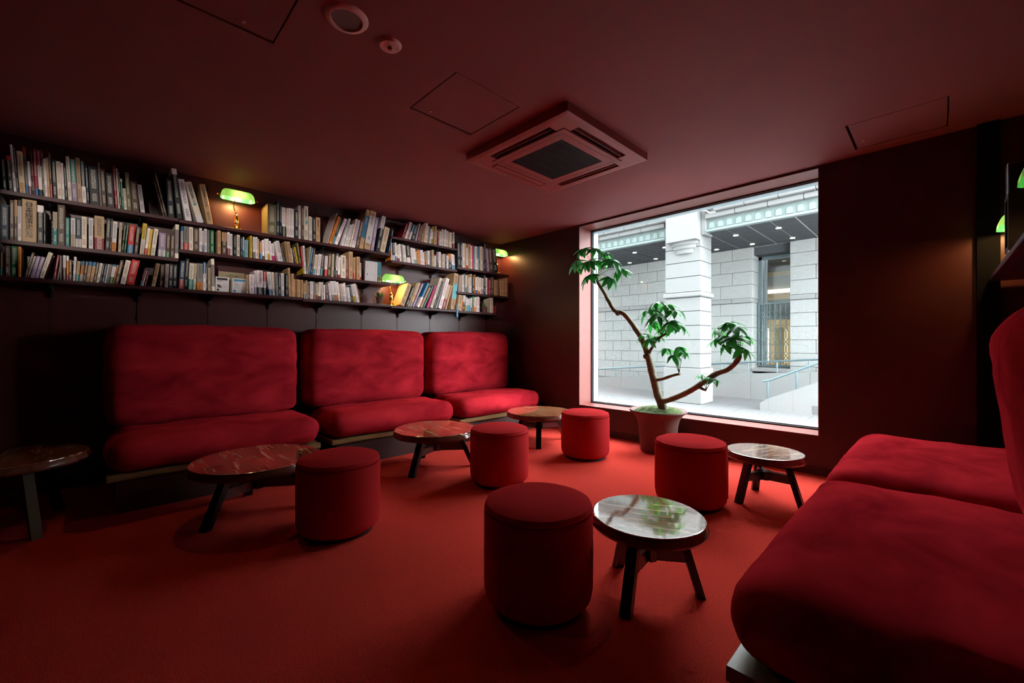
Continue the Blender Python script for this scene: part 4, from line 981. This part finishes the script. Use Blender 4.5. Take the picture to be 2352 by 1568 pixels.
# face-out books and booklets
def faceout(y0, y1, z0, z1, x, tilt, col, name, label, deco=None, T=.010, grp=None):
    W_, H_ = y1 - y0, (z1 - z0)
    bm = B(0, T, 0, W_, 0, H_, bev=.0008); o = obj(name, bm, col); o.location = (x, y0, z0); o.rotation_euler = (0, -tilt, 0)
    tag(o, label, 'book', grp or 'books displayed face out')
    obj('page_block', B(.002, T - .002, .001, W_ + .0, .0015, H_ + .0006), m_page, o)
    if deco: deco(o, W_, H_, T)
    return o
mwhite = mat('white_cover', (.62, .58, .58), .35); mbeige = mat('beige_cover', (.34, .27, .16), .7); mtealc = mat('teal_cover', (.015, .18, .26), .5); mpale = mat('pale_green_cover', (.42, .55, .45), .5)
zb = SH[('second', 'bottom')][2]
def dk(px): return on_x(px, 0, XF - .03).y
def plate(o, y0, y1, z0, z1, T, m, nm='print'): return obj(nm, B(T, T + .0005, y0, y1, z0, z1), m, o)
def deco1(o, W, H, T):
    plate(o, .02 * W + .008, W - .012, H * .80, H * .93, T, m_ink, 'title_print')
    plate(o, .012, W * .55, H * .735, H * .755, T, m_ink); plate(o, .012, W * .42, H * .695, H * .71, T, m_ink)
    plate(o, .014, W * .45, H * .30, H * .42, T, m_joint, 'picture_print'); plate(o, W * .12, W * .34, H * .42, H * .5, T, m_joint, 'picture_print')
    for k in range(6): plate(o, W * .52, W * .86, H * (.30 + .045 * k), H * (.305 + .045 * k), T, m_joint)
    obj('emblem', lathe([(0, 0), (.009, 0), (.009, .0005), (0, .0005)], 20, Matrix.Translation((T, .018, .02)) @ Matrix.Rotation(PI / 2, 4, 'Y')), m_joint, o)
def deco2(o, W, H, T):
    plate(o, .010, W - .008, H * .82, H * .93, T, m_inkb, 'title_print'); plate(o, .010, W * .42, H * .775, H * .80, T, m_inkb); plate(o, .010, W * .36, H * .735, H * .755, T, m_inkb)
    for k in range(7): plate(o, W * (.10 + .03 * (k % 3)), W * (.50 + .02 * (k % 2)), H * (.34 + .045 * k), H * (.348 + .045 * k), T, m_joint)
    plate(o, W * .15, W * .4, H * .58, H * .60, T, m_ink, 'picture_print')
    obj('emblem', lathe([(0, 0), (.010, 0), (.010, .0005), (0, .0005)], 20, Matrix.Translation((T, .018, .02)) @ Matrix.Rotation(PI / 2, 4, 'Y')), m_inkb, o)
faceout(dk(495), dk(526.5), zb, zb + .125, XF - .05, -.10, mwhite, 'booklet', 'white booklet with black title lines, face out on the bottom shelf of the second bay', deco1)
faceout(dk(533.5), dk(566), zb, zb + .125, XF - .05, -.10, mwhite, 'booklet', 'white booklet with blue title bars, face out on the bottom shelf of the second bay', deco2)
ob = faceout(dk(505), dk(566), zb, zb + .178, XF - .105, -.06, mbeige, 'book', 'beige book standing face out behind the two white booklets')
text('lettering', '石 門 心 學', .016, m_ink, ob, face_x(.0106, (dk(566) - dk(505)) / 2, .152))
text('lettering', '古本道徳文庫', .006, m_ink, ob, face_x(.0106, (dk(566) - dk(505)) / 2, .162))
zm = SH[('third', 'middle')][2]
def deco3(o, W, H, T):
    text('lettering', 'ことば', .008, m_joint, o, face_x(T + .0006, W * .2, H * .75, -PI / 2)); text('lettering', '書物', .012, m_joint, o, face_x(T + .0006, W * .22, H * .35, -PI / 2))
    for k in range(5): plate(o, W * (.50 + .06 * k), W * (.56 + .06 * k), H * (.40 - .03 * k), H * (.408 - .03 * k), T, m_joint)
    plate(o, W * .83, W * .835, 0.002, H, T, m_joint)
faceout(dk(838), dk(866), zm, zm + .205, XF - .04, -.07, mwhite, 'booklet', 'pale booklet face out on the middle shelf of the third bay', deco3)
def deco4(o, W, H, T):
    plate(o, .001, W - .001, .001, H * .36, T, mpale, 'paper_band')
    for k in range(4): plate(o, W * (.66 + .08 * k), W * (.70 + .08 * k), H * .06, H * .32, T + .0003, m_joint)
faceout(dk(849), dk(880), zm, zm + .222, XF - .09, -.05, mtealc, 'book', 'blue book with pale green band behind the pale booklet by the lamp', deco4)
# ornaments on spines
o, T, H = find(320 + 985 / 7.35, 'top'); obj('emblem', lathe([(0, 0), (.009, 0), (.009, .0006), (0, .0006)], 20, Matrix.Translation((0, T / 2, H * .46)) @ Matrix.Rotation(PI / 2, 4, 'Y')), m_inkt, o)
o, T, H = find(580 + 824 / 6.918, 'top'); obj('emblem', B(.0002, .0008, T * .3, T * .85, H * .49, H * .56), m_inkt, o)
o, T, H = find(880 + 945 / 6.029, 'bottom'); obj('paper_band', B(.0003, .001, .0005, T - .0005, H * .30, H * .70), mat('light_blue_paper', (.10, .42, .50), .5), o)
o, T, H = find(580 + 1775 / 6.918, 'top'); obj('paper_band', B(.0002, .0005, .0005, T - .0005, H * .16, H * .86), mat('grey_white_paper', (.55, .53, .50), .5), o)
obj('picture_print', lathe([(0, 0), (.013, 0), (.013, .0004), (0, .0004)], 20, Matrix.Translation((.0006, T * .5, H * .30)) @ Matrix.Rotation(PI / 2, 4, 'Y') @ Matrix.Diagonal((1.6, 1, 1, 1))), mat('grey_print', (.28, .28, .29), .6), o)
o, T, H = find(580 + 1700 / 6.918, 'top'); obj('paper_band', B(.0002, .0005, .0005, T - .0005, H * .28, H * .84), mat('blue_paper', (.01, .12, .26), .5), o)
tag(obj('box_file', B(XF - .17, XF + .0, 0, .045, 0, .10, bev=.002), mat('dark_red_cloth', (.22, .015, .02), .7)), 'dark red box file standing beyond the end of the lowest far shelf', 'box', None)
bpy.data.objects['box_file'].location = (-.03, SH[('fifth', 'bottom')][1] - .055, SH[('fifth', 'bottom')][2])

# ------------------------------------------------------------ right wall shelving
tag(obj('shelf_board', B(.215, XR - .002, .4, 3.93, 1.405, 1.43, bev=.002), m_shelf), 'long dark shelf board low on the right wall, at the picture edge', 'shelf', 'right wall shelf boards')
tag(obj('shelf_board', B(.27, XR - .002, .4, 2.95, 1.955, 1.98, bev=.002), m_shelf), 'upper dark shelf board on the right wall, at the picture edge', 'shelf', 'right wall shelf boards')
cab = thing('wall_cabinet', 'dark brown box cabinet on the right wall beside the green lamp', 'cabinet', (XR, 3.38, 1.50))
for nm, a in (('side_panel', (-.216, -.003, -.08, -.062, 0, .29)), ('side_panel', (-.216, -.003, .06, .078, 0, .29)), ('top_panel', (-.216, -.003, -.061, .059, .272, .29)), ('bottom_panel', (-.216, -.003, -.061, .059, 0, .018)), ('back_panel', (-.012, -.003, -.061, .059, .019, .271))):
    obj(nm, B(*a, bev=.001), mat('dark_brown_' + nm + str(random.random())[2:6], (.03, .014, .012), .5), cab)
def rbook(y, z, T, H, D, ch, label, x=.245):
    me = book_mesh(T, H, D, parse(ch), 1.0); o = bpy.data.objects.new('book', me); COL.objects.link(o); o.location = (x, y + T, z); o.rotation_euler = (0, 0, PI)
    obj('page_block', B(-D + .004, -.0032, .0012, T - .0012, .0025, H - .0025), m_page, o); tag(o, label, 'book', 'books on the right wall')
for k, (T, H, ch, nm) in enumerate(((.02, .15, 'k', 'black book'), (.022, .16, 'w', 'white book'), (.018, .15, 'm', 'navy book'), (.025, .17, 'k', 'thick black book'))):
    rbook(3.305 + .03 * k, 1.79, T, H, .15, ch, nm + ' on top of the dark cabinet on the right wall')
for k, (T, ch, nm) in enumerate(((.02, 'w', 'white'), (.016, 's', 'grey'), (.02, 'w^k.3', 'black and white'))):
    rbook(3.305 + .035 * k, 1.43, T, .068, .12, ch, 'small %s book under the dark cabinet on the right wall' % nm)
for k, (T, H, ch, nm) in enumerate(((.035, .30, 'n', 'tall brown book'), (.03, .27, 'k', 'tall black book'), (.04, .33, 'n', 'thick tall brown book'))):
    rbook(2.82 - .045 * k, 1.98, T, H, .16, ch, nm + ' on the upper shelf at the right edge', x=.28)
